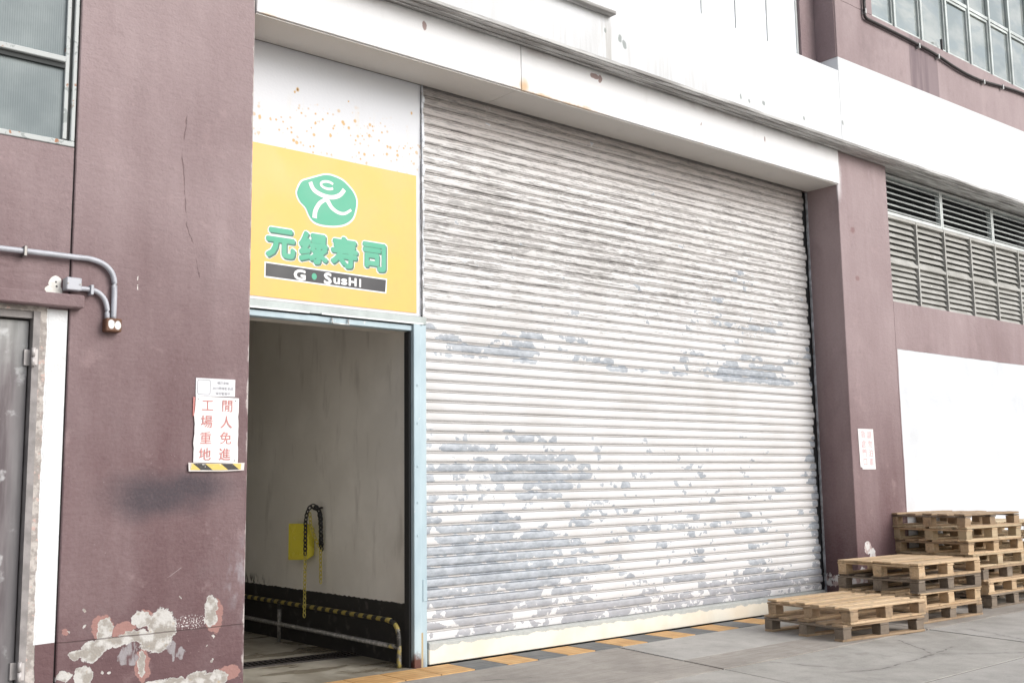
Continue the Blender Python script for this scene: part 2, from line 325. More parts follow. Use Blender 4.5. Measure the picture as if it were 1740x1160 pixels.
# ---- metals and trims
def blue_mat():
    g = G('pale_blue_steel_paint')
    c = g.mix(g.ss(g.noise(g.P, 5, 4, mul=(1, 1, .4)), .35, .7), (.38, .49, .545), (.46, .57, .62))
    chip = g.ss(g.noise(g.P, 28, 4, mul=(1, 1, .5)), .70, .73); c = g.mix(chip, c, (.62, .66, .68))
    rz = g.add(g.z, g.mul(g.sub(g.noise(g.P, 22, 5), .5), .16)); ru = g.mul(g.ss(rz, .13, .05), g.ss(g.x, 5.34, 5.24)); c = g.mix(ru, c, (.10, .035, .025))
    stripe = g.mul(g.mul(g.ss(g.add(g.x, g.mul(g.sub(g.noise(g.P, 14, 3), .5), .02)), 5.262, 5.266), g.ss(g.x, 5.290, 5.286)), g.ss(g.add(g.z, g.mul(g.noise(g.P, 9, 2), .08)), .31, .30)); c = g.mix(stripe, c, (.42, .33, .19))
    return g.fin(c, .42, g.bump(g.noise(g.P, 20, 3), .15, .004))
M['blue'] = blue_mat()
M['galv'] = simple('galvanised_track', (.27, .30, .30), .42, .55, .2, 5)
M['latch'] = simple('grey_steel_latch', (.55, .56, .55), .4, .4)
M['conduit'] = simple('grey_conduit_paint', (.42, .43, .47), .45, .1, .1, 8)
def rusty_box():
    g = G('rusted_box_paint'); n = g.noise(g.P, 22, 4)
    d = g.mn(g.ell(g.warp(20, .008), 2.477, 2.545, .020, .030), g.ell(g.warp(20, .008), 2.520, 2.541, .021, .028))
    c = g.mix(g.ss(d, 1.1, .95), g.mix(n, (.085, .035, .022), (.20, .10, .055)), (.74, .73, .70))
    return g.fin(c, .7, g.bump(n, .3, .004))
M['rusty_box'] = rusty_box()
def steel_door():
    g = G('worn_steel_door')
    st = g.noise(g.P, 16, 5, mul=(1, 1, .12)); b = g.noise(g.P, 4, 5)
    lo = g.ss(g.add(g.z, g.mul(g.sub(b, .5), 1.2)), 2.55, 1.95)  # purple reflection painted into the colour of the lower door
    c = g.mix(g.ss(st, .3, .7), (.20, .20, .197), (.34, .34, .335)); c = g.mix(g.mul(lo, .8), c, g.mix(g.ss(st, .35, .65), (.06, .035, .045), (.125, .10, .11)))
    c = g.mix(g.mul(g.ss(g.noise(g.P, 7, 5), .60, .72), .6), c, (.60, .61, .62))
    band = g.mul(g.ss(g.x, 1.90, 1.98), .45); c = g.mix(band, c, (.22, .225, .23))
    return g.fin(c, g.ss(b, .3, .7, .42, .6), g.bump(g.noise(g.P, 5, 3, mul=(1, 1, .3)), .12, .01), .12)
M['steel_door'] = steel_door()
M['door_frame'] = simple('grey_brown_door_frame', (.27, .25, .245), .7, 0, .2, 12, .2)
M['hinge'] = simple('painted_hinge', (.50, .47, .46), .5, .2)
def ribbed_glass():
    g = G('ribbed_frosted_glass')
    wv = g.t.nodes.new('ShaderNodeTexWave'); wv.wave_type = 'BANDS'; wv.bands_direction = 'X'; wv.inputs['Scale'].default_value = 22; g.put(wv.inputs['Vector'], g.P)
    c = g.mix(g.ss(g.noise(g.P, 2.2, 4), .3, .7), (.115, .15, .16), (.20, .24, .245)); c = g.mix(g.mul(wv.outputs['Fac'], .10), c, (.14, .17, .18))
    return g.fin(c, .42, g.bump(wv.outputs['Fac'], .12, .004), 0, .4)
M['ribbed'] = ribbed_glass()
def old_frame():
    g = G('peeling_white_window_paint'); n = g.noise(g.warp(12, .03), 16, 4)
    c = g.mix(g.ss(n, .58, .62), (.50, .525, .52), (.31, .34, .335)); r = g.noise(g.vm('ADD', g.P, (5, 0, 2)), 13, 4)
    c = g.mix(g.ss(r, .64, .69), c, (.36, .17, .09)); c = g.mix(g.ss(r, .73, .77), c, (.16, .055, .05))
    return g.fin(c, .65, g.bump(n, .3, .004))
M['old_frame'] = old_frame()
M['dark_gap'] = simple('dark_gap_fill', (.05, .055, .055), .8)  # dark strips filling the wall joint, sash gaps and track slot
M['alu'] = simple('grey_aluminium', (.52, .56, .545), .42, .25, .12, 4)
M['alu_white'] = simple('pale_aluminium', (.62, .65, .64), .4, .15, .08, 4)
def louvre_mat():
    g = G('weathered_louvre_paint'); c = g.mix(g.ss(g.noise(g.P, 4, 5, mul=(1, 1, 2)), .35, .7), (.36, .355, .33), (.47, .465, .44))
    c = g.mix(g.ss(g.noise(g.P, 17, 3), .70, .73), c, (.78, .76, .72)); return g.fin(c, .55, None, .05)
M['louvre'] = louvre_mat()
def sky_glass():
    g = G('window_glass')
    n = g.noise(g.P, 1.4, 4, mul=(1, 1, 1.8)); n2 = g.noise(g.P, 3.0, 4, mul=(.6, 1, 2))  # cloudy blotches of reflected sky painted into the pane colour
    c = g.mix(g.ss(n, .35, .65), (.30, .35, .35), (.48, .51, .485)); c = g.mix(g.mul(g.ss(n2, .52, .62), .5), c, (.30, .36, .38))
    return g.fin(c, .05, g.bump(g.noise(g.P, 1.2, 2), .1, .02), .45, .8)
M['glass'] = sky_glass()
M['white_pane'] = simple('white_blind_behind_glass', (.70, .725, .77), .3, 0, .06, 2)
M['dark_room'] = simple('dark_room_lining', (.03, .032, .033), .9)
M['cable'] = simple('black_cable_rubber', (.035, .03, .03), .6)
# ---- corridor
def corr_wall():
    g = G('beige_corridor_paint')
    c = g.mix(g.ss(g.noise(g.P, 1.6, 5), .35, .7), (.70, .675, .62), (.80, .775, .72)); c = g.mix(g.mul(g.ss(g.noise(g.P, 7, 5, mul=(1, 1, .25)), .55, .75), .4), c, (.38, .35, .31))
    e = g.add(g.z, g.mul(g.sub(g.noise(g.P, 16, 4), .5), .03)); sk = g.ss(e, .497, .489)
    c = g.mix(sk, c, g.mix(g.ss(g.noise(g.P, 9, 4), .55, .72), (.022, .021, .020), (.075, .07, .066)))
    far = g.mul(g.mul(g.ss(g.noise(g.P, 20, 4, mul=(1, 1, .3)), .52, .6), g.ss(g.y, 2.9, 3.3)), g.mul(g.ss(g.z, .62, .52), g.ss(g.z, .49, .50))); c = g.mix(far, c, (.05, .045, .045))
    return g.fin(c, .7, g.bump(g.noise(g.P, 30, 3), .12, .006))
M['corr'] = corr_wall()
M['corr_ceiling'] = simple('corridor_ceiling_paint', (.60, .57, .52), .8)
def corr_floor():
    g = G('wet_stained_concrete')
    n = g.noise(g.P, 3, 5, mul=(1, .5, 1)); c = g.mix(g.ss(n, .35, .66), (.22, .195, .15), (.40, .37, .31))
    pud = g.ss(g.noise(g.P, 2.1, 4, mul=(.5, 1.4, 1)), .5, .58); c = g.mix(g.mul(pud, .5), c, (.15, .115, .07))
    return g.fin(c, g.ss(pud, 0, 1, .6, .25), g.bump(g.noise(g.P, 50, 3), .15, .004))
M['corr_floor'] = corr_floor()
M['iron'] = simple('dark_cast_iron', (.045, .038, .036), .55, .4, .3, 20)
def rail_mat():
    g = G('guard_rail_paint')
    c = g.mix(g.ss(g.noise(g.P, 26, 4), .45, .62), (.13, .125, .115), (.24, .225, .205))
    band = g.mth('FRACT', g.mul(g.add(g.y, g.mul(g.z, .4)), 7.2)); yb = g.mix(g.ss(band, .49, .51), (.02, .02, .018), (.34, .27, .07))
    on = g.mx(g.mul(g.ss(g.z, .30, .31), g.ss(g.noise(g.P, 30, 3), .68, .60)), g.mul(g.mul(g.ss(g.y, .66, .64), g.ss(g.noise(g.P, 18, 3), .45, .5)), .9))
    return g.fin(g.mix(on, c, yb), .55)
M['rail'] = rail_mat()
M['yellow_plate'] = simple('glossy_yellow_plate', (.86, .76, .07), .28, 0, .05, 3)
M['chain_yellow'] = simple('yellow_plastic_chain', (.50, .42, .10), .5)
M['chain_black'] = simple('black_plastic_chain', (.02, .02, .02), .45)
# ---- ground
CRACKS = [[(10.35, -1.62, 0), (10.25, -1.95, 0), (10.05, -2.33, 0)], [(9.2, -2.1, 0), (8.6, -2.2, 0), (8.06, -2.24, 0), (7.8, -2.257, 0), (7.45, -2.12, 0)], [(9.25, -1.55, 0), (8.95, -1.95, 0), (8.75, -2.16, 0), (8.5, -2.2, 0)],
          [(8.75, -2.16, 0), (9.05, -2.45, 0), (9.5, -2.75, 0)], [(7.45, -1.45, 0), (7.6, -2.0, 0)], [(4.75, -.30, 0), (5.25, -.42, 0), (5.6, -.6, 0)]]
def slab_mat(name, lo, hi, brush=0):
    g = G(name)
    n = g.noise(g.P, 1.7, 6, .6); f = g.noise(g.P, 70, 3, .7)
    md = g.noise(g.P, 7, 5, .65); c = g.mix(g.add(g.add(g.mul(g.ss(n, .3, .7), .55), g.mul(g.ss(md, .3, .7), .25)), g.mul(g.sub(f, .5), .9)), lo, hi)
    spot = g.ss(g.noise(g.P, 9, 4), .62, .72); c = g.mix(g.mul(spot, .3), c, tuple(k*.6 for k in lo))
    oil = g.ss(g.noise(g.P, 1.35, 5, .65), .61, .74); c = g.mix(g.mul(oil, .38), c, (.15, .135, .12))
    h = g.mul(f, .5)
    if brush:
        b = g.noise(g.P, 26, 3, mul=(.12, 1, 1)); c = g.mix(g.mul(g.ss(b, .45, .7), .35), c, tuple(k*.72 for k in lo)); h = g.add(h, b)
    W = g.warp(5, .05, 5); d = None
    for p in CRACKS:
        k = g.poly(W, p); d = k if d is None else g.mn(d, k)
    ck = g.mul(g.ss(d, .012, .004), g.ss(g.noise(g.P, 6, 3), .36, .46)); c = g.mix(g.mul(ck, .75), c, (.10, .095, .09))
    dk = g.mul(g.ss(d, .09, .0), .18); c = g.mix(dk, c, (.16, .15, .14))
    return g.fin(c, .8, g.bump(g.sub(h, g.mul(ck, 1.5)), .22, .006), spec=.3)
M['slabA'] = slab_mat('grey_concrete', (.315, .30, .275), (.51, .49, .455))
M['slabB'] = slab_mat('brushed_warm_concrete', (.285, .258, .232), (.455, .42, .378), 1)
M['slabC'] = slab_mat('pale_concrete', (.335, .32, .297), (.53, .51, .48))
M['asphalt'] = simple('packed_dirt_bed', (.035, .033, .03), .9, 0, .2, 20, .3)
def tile_mat(name, lo, hi):
    g = G(name); c = g.mix(g.ss(g.noise(g.P, 6, 5), .3, .7), lo, hi); c = g.mix(g.mul(g.ss(g.noise(g.P, 26, 4), .58, .7), .4), c, tuple(k*.55 for k in lo))
    wv = g.t.nodes.new('ShaderNodeTexWave'); wv.bands_direction = 'Y'; wv.inputs['Scale'].default_value = 4.4; g.put(wv.inputs['Vector'], g.P)
    c = g.mix(g.mul(g.ss(wv.outputs['Fac'], .25, .05), .35), c, tuple(k*.5 for k in lo))
    return g.fin(c, .7, g.bump(g.add(g.ss(wv.outputs['Fac'], .1, .35), g.mul(g.noise(g.P, 60, 3), .2)), .4, .004))
M['tile_orange'] = tile_mat('orange_paving_tile', (.54, .30, .115), (.66, .41, .18)); M['tile_grey'] = tile_mat('grey_paving_tile', (.125, .13, .133), (.185, .19, .19))
# ---- wood (object coordinates, grain along local x, tone per object)
def wood(name, lo, hi, knot):
    g = G(name); tc = g.t.nodes.new('ShaderNodeTexCoord'); oi = g.t.nodes.new('ShaderNodeObjectInfo')
    v = g.vm('ADD', tc.outputs['Object'], g.vec(g.mul(oi.outputs['Random'], 37), g.mul(oi.outputs['Random'], 11), 0))
    gr = g.noise(v, 9, 5, .6, mul=(.35, 5, 5)); bl = g.noise(v, 3, 4, mul=(.6, 2, 2))
    c = g.mix(g.add(g.mul(g.ss(gr, .3, .7), .6), g.mul(g.ss(bl, .3, .7), .4)), lo, hi)
    c = g.mix(g.mul(oi.outputs['Random'], .75), c, tuple(a*.62+b*.08 for a, b in zip(lo, hi)))
    tn = g.t.nodes.new('ShaderNodeVectorTransform'); tn.vector_type = 'NORMAL'; tn.convert_from = 'WORLD'; tn.convert_to = 'OBJECT'; g.put(tn.inputs[0], g.geo.outputs['True Normal'])
    sz = g.t.nodes.new('ShaderNodeSeparateXYZ'); g.put(sz.inputs[0], tn.outputs[0])
    side = g.ss(g.mth('ABSOLUTE', sz.outputs[2]), .8, .3); c = g.mix(g.mul(side, .33), c, tuple(a*.55 for a in lo))   # side faces and ends darker than top and bottom
    kn = g.ss(g.voro(g.vm('MULTIPLY', v, (1, 2.2, 2.2)), 3.4), .085, .05); c = g.mix(g.mul(kn, .7), c, knot)
    dirt = g.ss(g.noise(g.P, 11, 4), .52, .72); c = g.mix(g.mul(dirt, .45), c, (.13, .105, .08))
    return g.fin(c, .75, g.bump(gr, .25, .004), spec=.25)
M['wood_fresh'] = wood('fresh_pine', (.58, .40, .235), (.84, .655, .445), (.16, .075, .035))
M['wood_tan'] = wood('tan_pine', (.40, .275, .17), (.62, .465, .315), (.11, .06, .035))
M['wood_grey'] = wood('weathered_grey_pine', (.215, .168, .128), (.37, .305, .24), (.06, .045, .035))
M['wood_pale'] = wood('pale_pine', (.56, .43, .27), (.76, .62, .43), (.2, .1, .05))
M['nail'] = simple('grey_nail', (.25, .24, .23), .4, .7)
# ---- signs
M['sign_yellow'] = simple('yellow_sign_face', (.84, .455, .105), .42, 0, .05, 4)
M['sign_green'] = simple('green_sign_print', (.085, .42, .27), .5, 0, .02)
M['sign_white'] = simple('white_sign_print', (.82, .82, .82), .5, 0, .02)
M['sign_shadow'] = simple('dark_green_sign_print', (.06, .17, .13), .5, 0, .02)
M['sign_black'] = simple('charcoal_sign_print', (.045, .045, .05), .5, 0, .04)
M['sign_red'] = simple('faded_red_print', (.55, .20, .185), .5, 0, .08, 30)
M['sign_faint'] = simple('bleached_pink_print', (.72, .42, .44), .5, 0, .1, 30)
M['sign_ink'] = simple('grey_ink_print', (.22, .22, .25), .5)
M['paper'] = simple('white_plastic_sheet', (.80, .79, .79), .45, 0, .03, 5)
M['plaque'] = simple('pale_grey_plaque', (.70, .71, .74), .45, 0, .03, 5)
def tape_mat():
    g = G('hazard_tape'); s_ = g.mth('FRACT', g.mul(g.add(g.add(g.x, g.mul(g.z, 1.3)), -.105), 5.0))
    c = g.mix(g.ss(s_, .56, .58), (.66, .50, .12), (.025, .022, .022)); c = g.mix(g.mul(g.ss(g.noise(g.P, 40, 3), .58, .68), .6), c, (.6, .58, .54)); return g.fin(c, .35)
M['tape'] = tape_mat(); M['clear_tape'] = simple('cloudy_clear_tape', (.62, .58, .56), .3)

# ------------------------------------------------------------------ mesh helpers
C = sc.collection
MESH = {}
def link(name, me, mat, parent=None):
    o = bpy.data.objects.new(name, me); C.objects.link(o)
    if mat is not None and not me.materials: me.materials.append(M[mat])
    if parent is not None: o.parent = parent
    return o
def tag(o, label=None, cat=None, group=None, kind=None):
    for k, v in (('label', label), ('category', cat), ('group', group), ('kind', kind)):
        if v: o[k] = v
    return o
def empty(name, loc=(0, 0, 0), rz=0, **kw):
    o = bpy.data.objects.new(name, None); C.objects.link(o); o.location = loc; o.rotation_euler = (0, 0, rz); o.empty_display_size = .1
    return tag(o, **kw)
class B:
    def __init__(s): s.bm = bmesh.new()
    def box(s, x0, x1, y0, y1, z0, z1, bev=0):
        r = bmesh.ops.create_cube(s.bm, size=1)
        for v in r['verts']: v.co = ((x0+x1)/2+v.co.x*(x1-x0), (y0+y1)/2+v.co.y*(y1-y0), (z0+z1)/2+v.co.z*(z1-z0))
        if bev:
            es = list({e for v in r['verts'] for e in v.link_edges}); bmesh.ops.bevel(s.bm, geom=es, offset=bev, segments=1, affect='EDGES')
        return s
    def tube(s, pts, r, n=10, cap=True):
        pts = [Vector(p) for p in pts]; rings = []
        for i, p in enumerate(pts):
            t = (pts[min(i+1, len(pts)-1)]-pts[max(i-1, 0)]).normalized()
            a = t.cross(Vector((0, 0, 1))); a = a if a.length > .05 else t.cross(Vector((0, 1, 0))); a.normalize(); b = a.cross(t)
            if rings and a.dot(pa) < 0: a, b = -a, -b
            pa = a
            rings.append([s.bm.verts.new(p+a*r*math.cos(k*2*math.pi/n)+b*r*math.sin(k*2*math.pi/n)) for k in range(n)])
        for A, D in zip(rings, rings[1:]):
            for k in range(n): s.bm.faces.new((A[k], A[(k+1) % n], D[(k+1) % n], D[k])).smooth = True
        if cap: s.bm.faces.new(rings[0]); s.bm.faces.new(rings[-1])
        return s
    def prism(s, pts, y0, y1):                 # polygon in x-z, extruded in y
        a = [s.bm.verts.new((x, y0, z)) for x, z in pts]; b = [s.bm.verts.new((x, y1, z)) for x, z in pts]
        s.bm.faces.new(a); s.bm.faces.new(b)
        for k in range(len(pts)): s.bm.faces.new((a[k], a[(k+1) % len(pts)], b[(k+1) % len(pts)], b[k]))
        return s
    def mesh(s, name):
        bmesh.ops.recalc_face_normals(s.bm, faces=s.bm.faces)
        me = bpy.data.meshes.new(name); s.bm.to_mesh(me); s.bm.free(); return me
    def obj(s, name, mat, parent=None): return link(name, s.mesh(name), mat, parent)
def box(name, mat, parent, *a, bev=0): return B().box(*a, bev=bev).obj(name, mat, parent)
def smooth_path(pts, n=6, closed=False):
    out = []; P = [Vector(p) for p in pts]; m = len(P)
    for i in range(m if closed else m-1):
        p0, p1, p2, p3 = (P[(i-1) % m] if closed or i else P[0]), P[i], P[(i+1) % m], (P[(i+2) % m] if closed or i+2 < m else P[-1])
        for k in range(n):
            t = k/n; out.append(.5*((2*p1)+(p2-p0)*t+(2*p0-5*p1+4*p2-p3)*t*t+(3*p1-p0-3*p2+p3)*t**3))
    if not closed: out.append(P[-1])
    return out

# ------------------------------------------------------------------ the building
bld = empty('warehouse', (0, 0, 0), label='maroon and white painted warehouse front with a big peeling roller shutter', cat='building')
def part(name, mat, *a, bev=0, parent=None): return box(name, mat, parent or bld, *a, bev=bev)
GZ = -.12
# left pillar, left wall with door and window openings
part('pillar', 'pillar', 2.235, 3.488, 0, .70, GZ, 9.6, bev=.006)
lw = B(); lw.box(-1.5, 2.225, .014, .30, 2.715, 3.700); lw.box(-1.5, -.2, .014, .30, GZ, 2.715); lw.box(2.030, 2.225, .014, .30, GZ, 2.640); lw.box(-.2, 2.030, .014, .30, 2.600, 2.715-.002)
lw.box(-1.5, -.6, .014, .30, 3.702, 9.6); lw.obj('wall', 'leftwall', bld)
part('wall_joint', 'dark_gap', 2.225, 2.235, .03, .3, GZ, 9.6)
part('lintel', 'maroon', -.6, 2.300, -.075, .013, 2.632, 2.716, bev=.008)
# side steel door
dr = part('steel_door', 'steel_door', .9, 2.012, .075, .12, .03, 2.545, bev=.004); tag(dr, 'grey steel side door, worn, with a purple reflection painted into the lower part')
fr = B(); fr.box(2.019, 2.060, .010, .16, GZ, 2.600); fr.box(.85, 2.019, .030, .16, 2.556, 2.600); fr.obj('door_frame', 'door_frame', bld)
for z in (2.31, .40):
    h = B(); h.tube([(2.024, .004, z-.058), (2.024, .004, z-.003)], .0125, 10); h.tube([(2.024, .004, z+.003), (2.024, .004, z+.058)], .0125, 10); h.box(1.985, 2.024, .055, .074, z-.05, z+.05); h.box(2.024, 2.050, .001, .0095, z-.05, z+.05)
    h.obj('hinge', 'hinge', dr)
part('door_backing', 'dark_room', .8, 2.1, .17, .28, GZ, 2.59)
# old side window
wi = empty('old_window'); wi.parent = bld; wi['label'] = 'old window with ribbed frosted panes in a peeling white frame'
f = B(); f.box(-.6, 2.222, .004, .10, 3.702, 3.738, bev=.004); f.box(2.196, 2.222, .006, .10, 3.7395, 7.0, bev=.004); f.box(2.150, 2.176, .020, .08, 3.75, 7.0, bev=.003)
f.obj('frame', 'old_frame', wi)
f = B(); f.box(-.6, 2.149, -.004, .07, 4.262, 4.300, bev=.004); f.box(.92, .97, .02, .08, 3.80, 7.0); f.obj('sash', 'old_frame', wi)
B().box(-.6, 2.149, .022, .09, 4.228, 4.261).obj('sash_gap', 'dark_gap', wi); B().box(2.177, 2.195, .03, .09, 3.7395, 7.0).obj('sash_gap', 'dark_gap', wi)
for a, b in ((-.55, .915), (.975, 2.152)):
    for z0, z1 in ((3.736, 4.230), (4.298, 7.0)): B().box(a, b, .045, .052, z0, z1).obj('pane', 'ribbed', wi)
part('window_backing', 'dark_room', -.6, 2.22, .12, .28, 3.702, 7.0)
# fascia over the loading opening, in two lengths
part('fascia', 'fascia', 3.494, 6.094, -.014, .425, 4.99, 5.408, bev=.004)
part('fascia', 'fascia', 6.100, 11.160, -.014, .425, 4.988, 5.408, bev=.004)
for a, b in ((3.494, 6.05), (6.054, 8.95), (8.954, 11.130)): part('soffit', 'soffit', a, b, .002, .424, 4.978, 4.9865)
# white sheet over the doorway
part('sheet_panel', 'panel', 3.488, 5.296, .4285, .50, 2.905, 4.977, bev=.003)
# steel head over the doorway
hd = empty('door_head'); hd.parent = bld
B().box(3.489, 5.33, .395, .44, 2.835, 2.903, bev=.003).obj('track_cover', 'galv', hd)
B().box(3.489, 5.19, .41, .50, 2.775, 2.822, bev=.004).obj('rail', 'blue', hd)
B().box(3.489, 5.19, .43, .50, 2.8225, 2.8345).obj('slot', 'dark_gap', hd)
B().box(3.489, 4.19, .385, .393, 2.832, 2.846).box(4.30, 5.29, .385, .393, 2.832, 2.846).obj('lip', 'alu_white', hd)
B().tube([(4.40, .40, 2.815), (4.40, .385, 2.775), (4.40, .380, 2.768), (4.55, .380, 2.768), (4.55, .385, 2.775), (4.55, .40, 2.815)], .007, 6).obj('latch', 'latch', hd)
part('lintel', 'corr_ceiling', 3.489, 5.30, .51, .80, 2.80, 3.25)
# blue post between doorway and shutter
po = empty('door_post'); po.parent = bld; po['label'] = 'pale blue steel post, rusted at the foot'
B().box(5.190, 5.262, .385, .50, GZ, 2.834, bev=.004).box(5.2625, 5.330, .400, .50, GZ, 2.834, bev=.004).obj('post', 'blue', po)
B().box(5.170, 5.189, .43, .50, GZ, 2.77).obj('seal', 'black_gap', po)
B().box(5.285, 5.328, .394, .3995, .52, .70, bev=.002).obj('hatch', 'blue', po)
for z in (1.05, 1.32, 1.62, 1.98, 2.3): B().box(5.218, 5.234, .380, .3845, z, z+.02, bev=.002).obj('bolt', 'blue', po)
# shutter guides
gd = B(); y = .36
for k in range(40):
    z0 = 2.92+k*.0512; x1 = 5.300+random.uniform(.004, .028); gd.box(5.2975, x1, .405+random.uniform(-.008, .006), .427, z0, z0+.0508)
gd.obj('flashing', 'guide', bld)
part('shutter_guide_gap_shade', 'black_gap', 5.300, 5.345, .4655, .62, GZ, 4.976); part('shutter_guide_gap_shade', 'black_gap', 10.98, 11.132, .4655, .62, GZ, 4.976)
ge = B()
for k in range(120):
    z0 = .05+k*.041; ge.box(11.128-random.uniform(.004, .018), 11.1335, .43, .451, z0, z0+.04)
ge.obj('flashing', 'guide', bld)
# roller shutter: every slat its own piece
sh = empty('roller_shutter'); sh.parent = bld; sh['label'] = 'closed white roller shutter with grey patches where the paint flaked'
prof = [(0, .013), (.001, .001), (.006, -.0035), (.018, -.0062), (.036, -.0070), (.054, -.0058), (.0635, -.0035), (.0660, -.001), (.0665, .016), (.0710, .016), (.0718, .001), (.0805, .001), (.0812, .013), (.0870, .013)]
slat_me = []
for s_ in range(8):
    bm = bmesh.new(); N = 40; rows = []
    for k in range(N+1):
        x = 5.312+(11.045-5.312)*k/N
        dy = .0035*mnoise.noise((x*.9, s_*9.1, 0))+.0016*mnoise.noise((x*4, s_*3.7, 5)); dz = .0012*mnoise.noise((x*1.1, s_*5.3, 9))
        rows.append([bm.verts.new((x, y_+dy, z_+dz)) for z_, y_ in prof])
    for a, b in zip(rows, rows[1:]):
        for k in range(len(prof)-1): bm.faces.new((a[k], b[k], b[k+1], a[k+1])).smooth = True
    me = bpy.data.meshes.new('slat'); bm.to_mesh(me); bm.free(); me.materials.append(M['shutter']); slat_me.append(me)
NS = int((4.975-Z0)/PITCH_Z)+1
for k in range(NS):
    o = link('slat', slat_me[(k*5+k//8) % 8], None, sh); o.location = (random.uniform(-.005, .003)+(.018*math.sin(k*1.7)+.012*math.sin(k*.61)), .447+random.uniform(-.0015, .0015), Z0+k*PITCH_Z)
part('shutter_backing', 'dark_room', 5.346, 10.979, .475, .49, GZ, 4.976)
fb = B(); fb.box(5.345, 11.06, .395, .444, .004, .178, bev=.006); fb.box(5.345, 11.06, .405, .444, .1785, .1855); fb.obj('foot_bar', 'foot', sh)
# right pillar and end wall
part('pillar', 'rightwall', 11.134, 12.246, 0, .75, GZ, 5.408, bev=.006)
part('wall', 'rightwall', 12.2465, 17.6, 0, .45, GZ, 3.665)
# upper wall, ledge soffit, recess, right block
part('ledge', 'ledge', 2.30, 17.6, -.197, .30, 5.4095, 5.438)
lg = B()
for yy in (-.150, -.075): lg.box(3.5, 17.6, yy, yy+.018, 5.402, 5.409)
lg.box(2.30, 17.6, -.212, -.1975, 5.418, 5.452, bev=.004); lg.obj('drip_moulding', 'ledge', bld)
part('spandrel', 'upper', 2.30, 10.967, -.20, .085, 5.4385, 6.309, bev=.006)
part('spandrel', 'upper', 10.968, 17.6, -.20, .60, 5.4385, 7.235, bev=.006)
part('spandrel', 'upper', 10.968, 11.80, -.20, .60, 7.2355, 9.8)
part('recess_wall', 'maroon', 10.66, 10.967, .0865, .60, 6.0, 9.8)
part('recess_jamb', 'maroon', 10.955, 10.9675, -.185, .0863, 6.485, 9.8)
part('window_sill', 'ledge', 4.2, 7.075, -.285, -.2005, 5.878, 5.915, bev=.006)
part('roof', 'ledge', -1.5, 17.6, .3, 9.5, 9.81, 10.0)
part('end_wall', 'maroon', 17.602, 17.9, -.2, 9.5, GZ, 9.80); part('end_wall', 'maroon', -1.9, -1.502, .014, 9.5, GZ, 9.80)
part('back_wall', 'maroon', -1.5, 17.6, 9.52, 9.8, GZ, 9.80)
# upper left windows with white blinds
uw = empty('strip_window'); uw.parent = bld
mull = [6.40, 7.02, 7.64, 8.26, 8.87, 9.47, 10.06, 10.645]
for a, b in zip(mull, mull[1:]): B().box(a+.026, b-.026, .13, .14, 6.0, 9.8).obj('pane', 'white_pane', uw)
for a in mull: B().box(a-.022, a+.013, .120, .145, 6.0, 9.8, bev=.003).obj('mullion', 'alu_white', uw)
B().box(6.4, 10.658, .146, .30, 6.0, 9.8).obj('backing', 'dark_room', uw)
part('wall', 'upper', 2.30, 6.37, .086, .30, 6.31, 9.8)
# upper right windows
rw = empty('strip_window'); rw.parent = bld; rw['label'] = 'steel framed window strip reflecting the sky'
rm = [11.84, 12.44, 13.13, 13.82, 14.49, 15.12, 15.77, 16.42, 17.07, 17.55]
for a, b in zip(rm, rm[1:]):
    for z0, z1 in ((7.30, 8.085), (8.165, 9.78)): B().box(a+.045, b-.035, -.112, -.105, z0, z1).obj('pane', 'glass', rw)
    fb = B(); fb.box(a+.024, a+.050, -.135, -.10, 7.262, 8.10, bev=.003); fb.box(b-.050, b-.024, -.135, -.10, 7.262, 8.10, bev=.003); fb.box(a+.051, b-.051, -.135, -.10, 8.062, 8.10); fb.box(a+.051, b-.051, -.135, -.10, 7.262, 7.305); fb.obj('sash', 'alu', rw)
for a in rm: B().box(a-.023, a+.023, -.158, -.10, 7.237, 9.79, bev=.003).obj('mullion', 'alu', rw)
B().box(11.80, 17.6, -.146, -.099, 8.103, 8.150).obj('transom', 'alu', rw); B().box(11.80, 17.6, -.06, .5, 7.24, 9.79).obj('backing', 'dark_room', rw)
B().box(13.575, 13.60, -.19, -.165, 7.236, 7.40).obj('stay_arm', 'cable', rw)
# louvred vent
lv = empty('louvre_vent'); lv.parent = bld; lv['label'] = 'grey metal louvre bank above the white wall'
tx = [12.39, 13.875, 15.36, 16.85]; lx = [12.41+.738*k for k in range(7)]; lx[0] = 12.39
def blade_mesh(w_, dp, tilt):
    b = B(); b.box(-w_/2, w_/2, -dp/2, dp/2, -.004, .004); me = b.mesh('blade'); me.transform(Matrix.Rotation(tilt, 4, 'X')); me.materials.append(M['louvre']); return me
b_top = blade_mesh(1.43, .080, math.radians(36)); b_top.materials[0] = M['alu_white']; b_low = blade_mesh(.700, .098, math.radians(58))
for a, b in zip(tx, tx[1:]):
    f = B(); f.box(a+.004, a+.034, .13, .20, 4.845, 5.385); f.box(b-.034, b-.004, .13, .20, 4.845, 5.385); f.box(a+.035, b-.035, .13, .20, 4.845, 4.885); f.box(a+.035, b-.035, .13, .20, 5.355, 5.385); f.obj('frame', 'alu_white', lv)
    for k in range(6): link('blade', b_top, None, lv).location = ((a+b)/2, .165, 4.925+k*.078)
for r, (z0, z1, n) in enumerate(((4.245, 4.790, 7), (3.700, 4.205, 7))):
    for a, b in zip(lx, lx[1:]):
        for k in range(n):
            o = link('blade', b_low, None, lv); o.location = ((a+b)/2+random.uniform(-.003, .003), .165, z0+.04+k*(z1-z0-.06)/(n-1)*.98); o.rotation_euler = (random.uniform(-.02, .02), random.uniform(-.002, .002), 0)
f = B()
for a in lx: f.box(a-.015, a+.015, .115, .21, 3.668, 4.835, bev=.002)
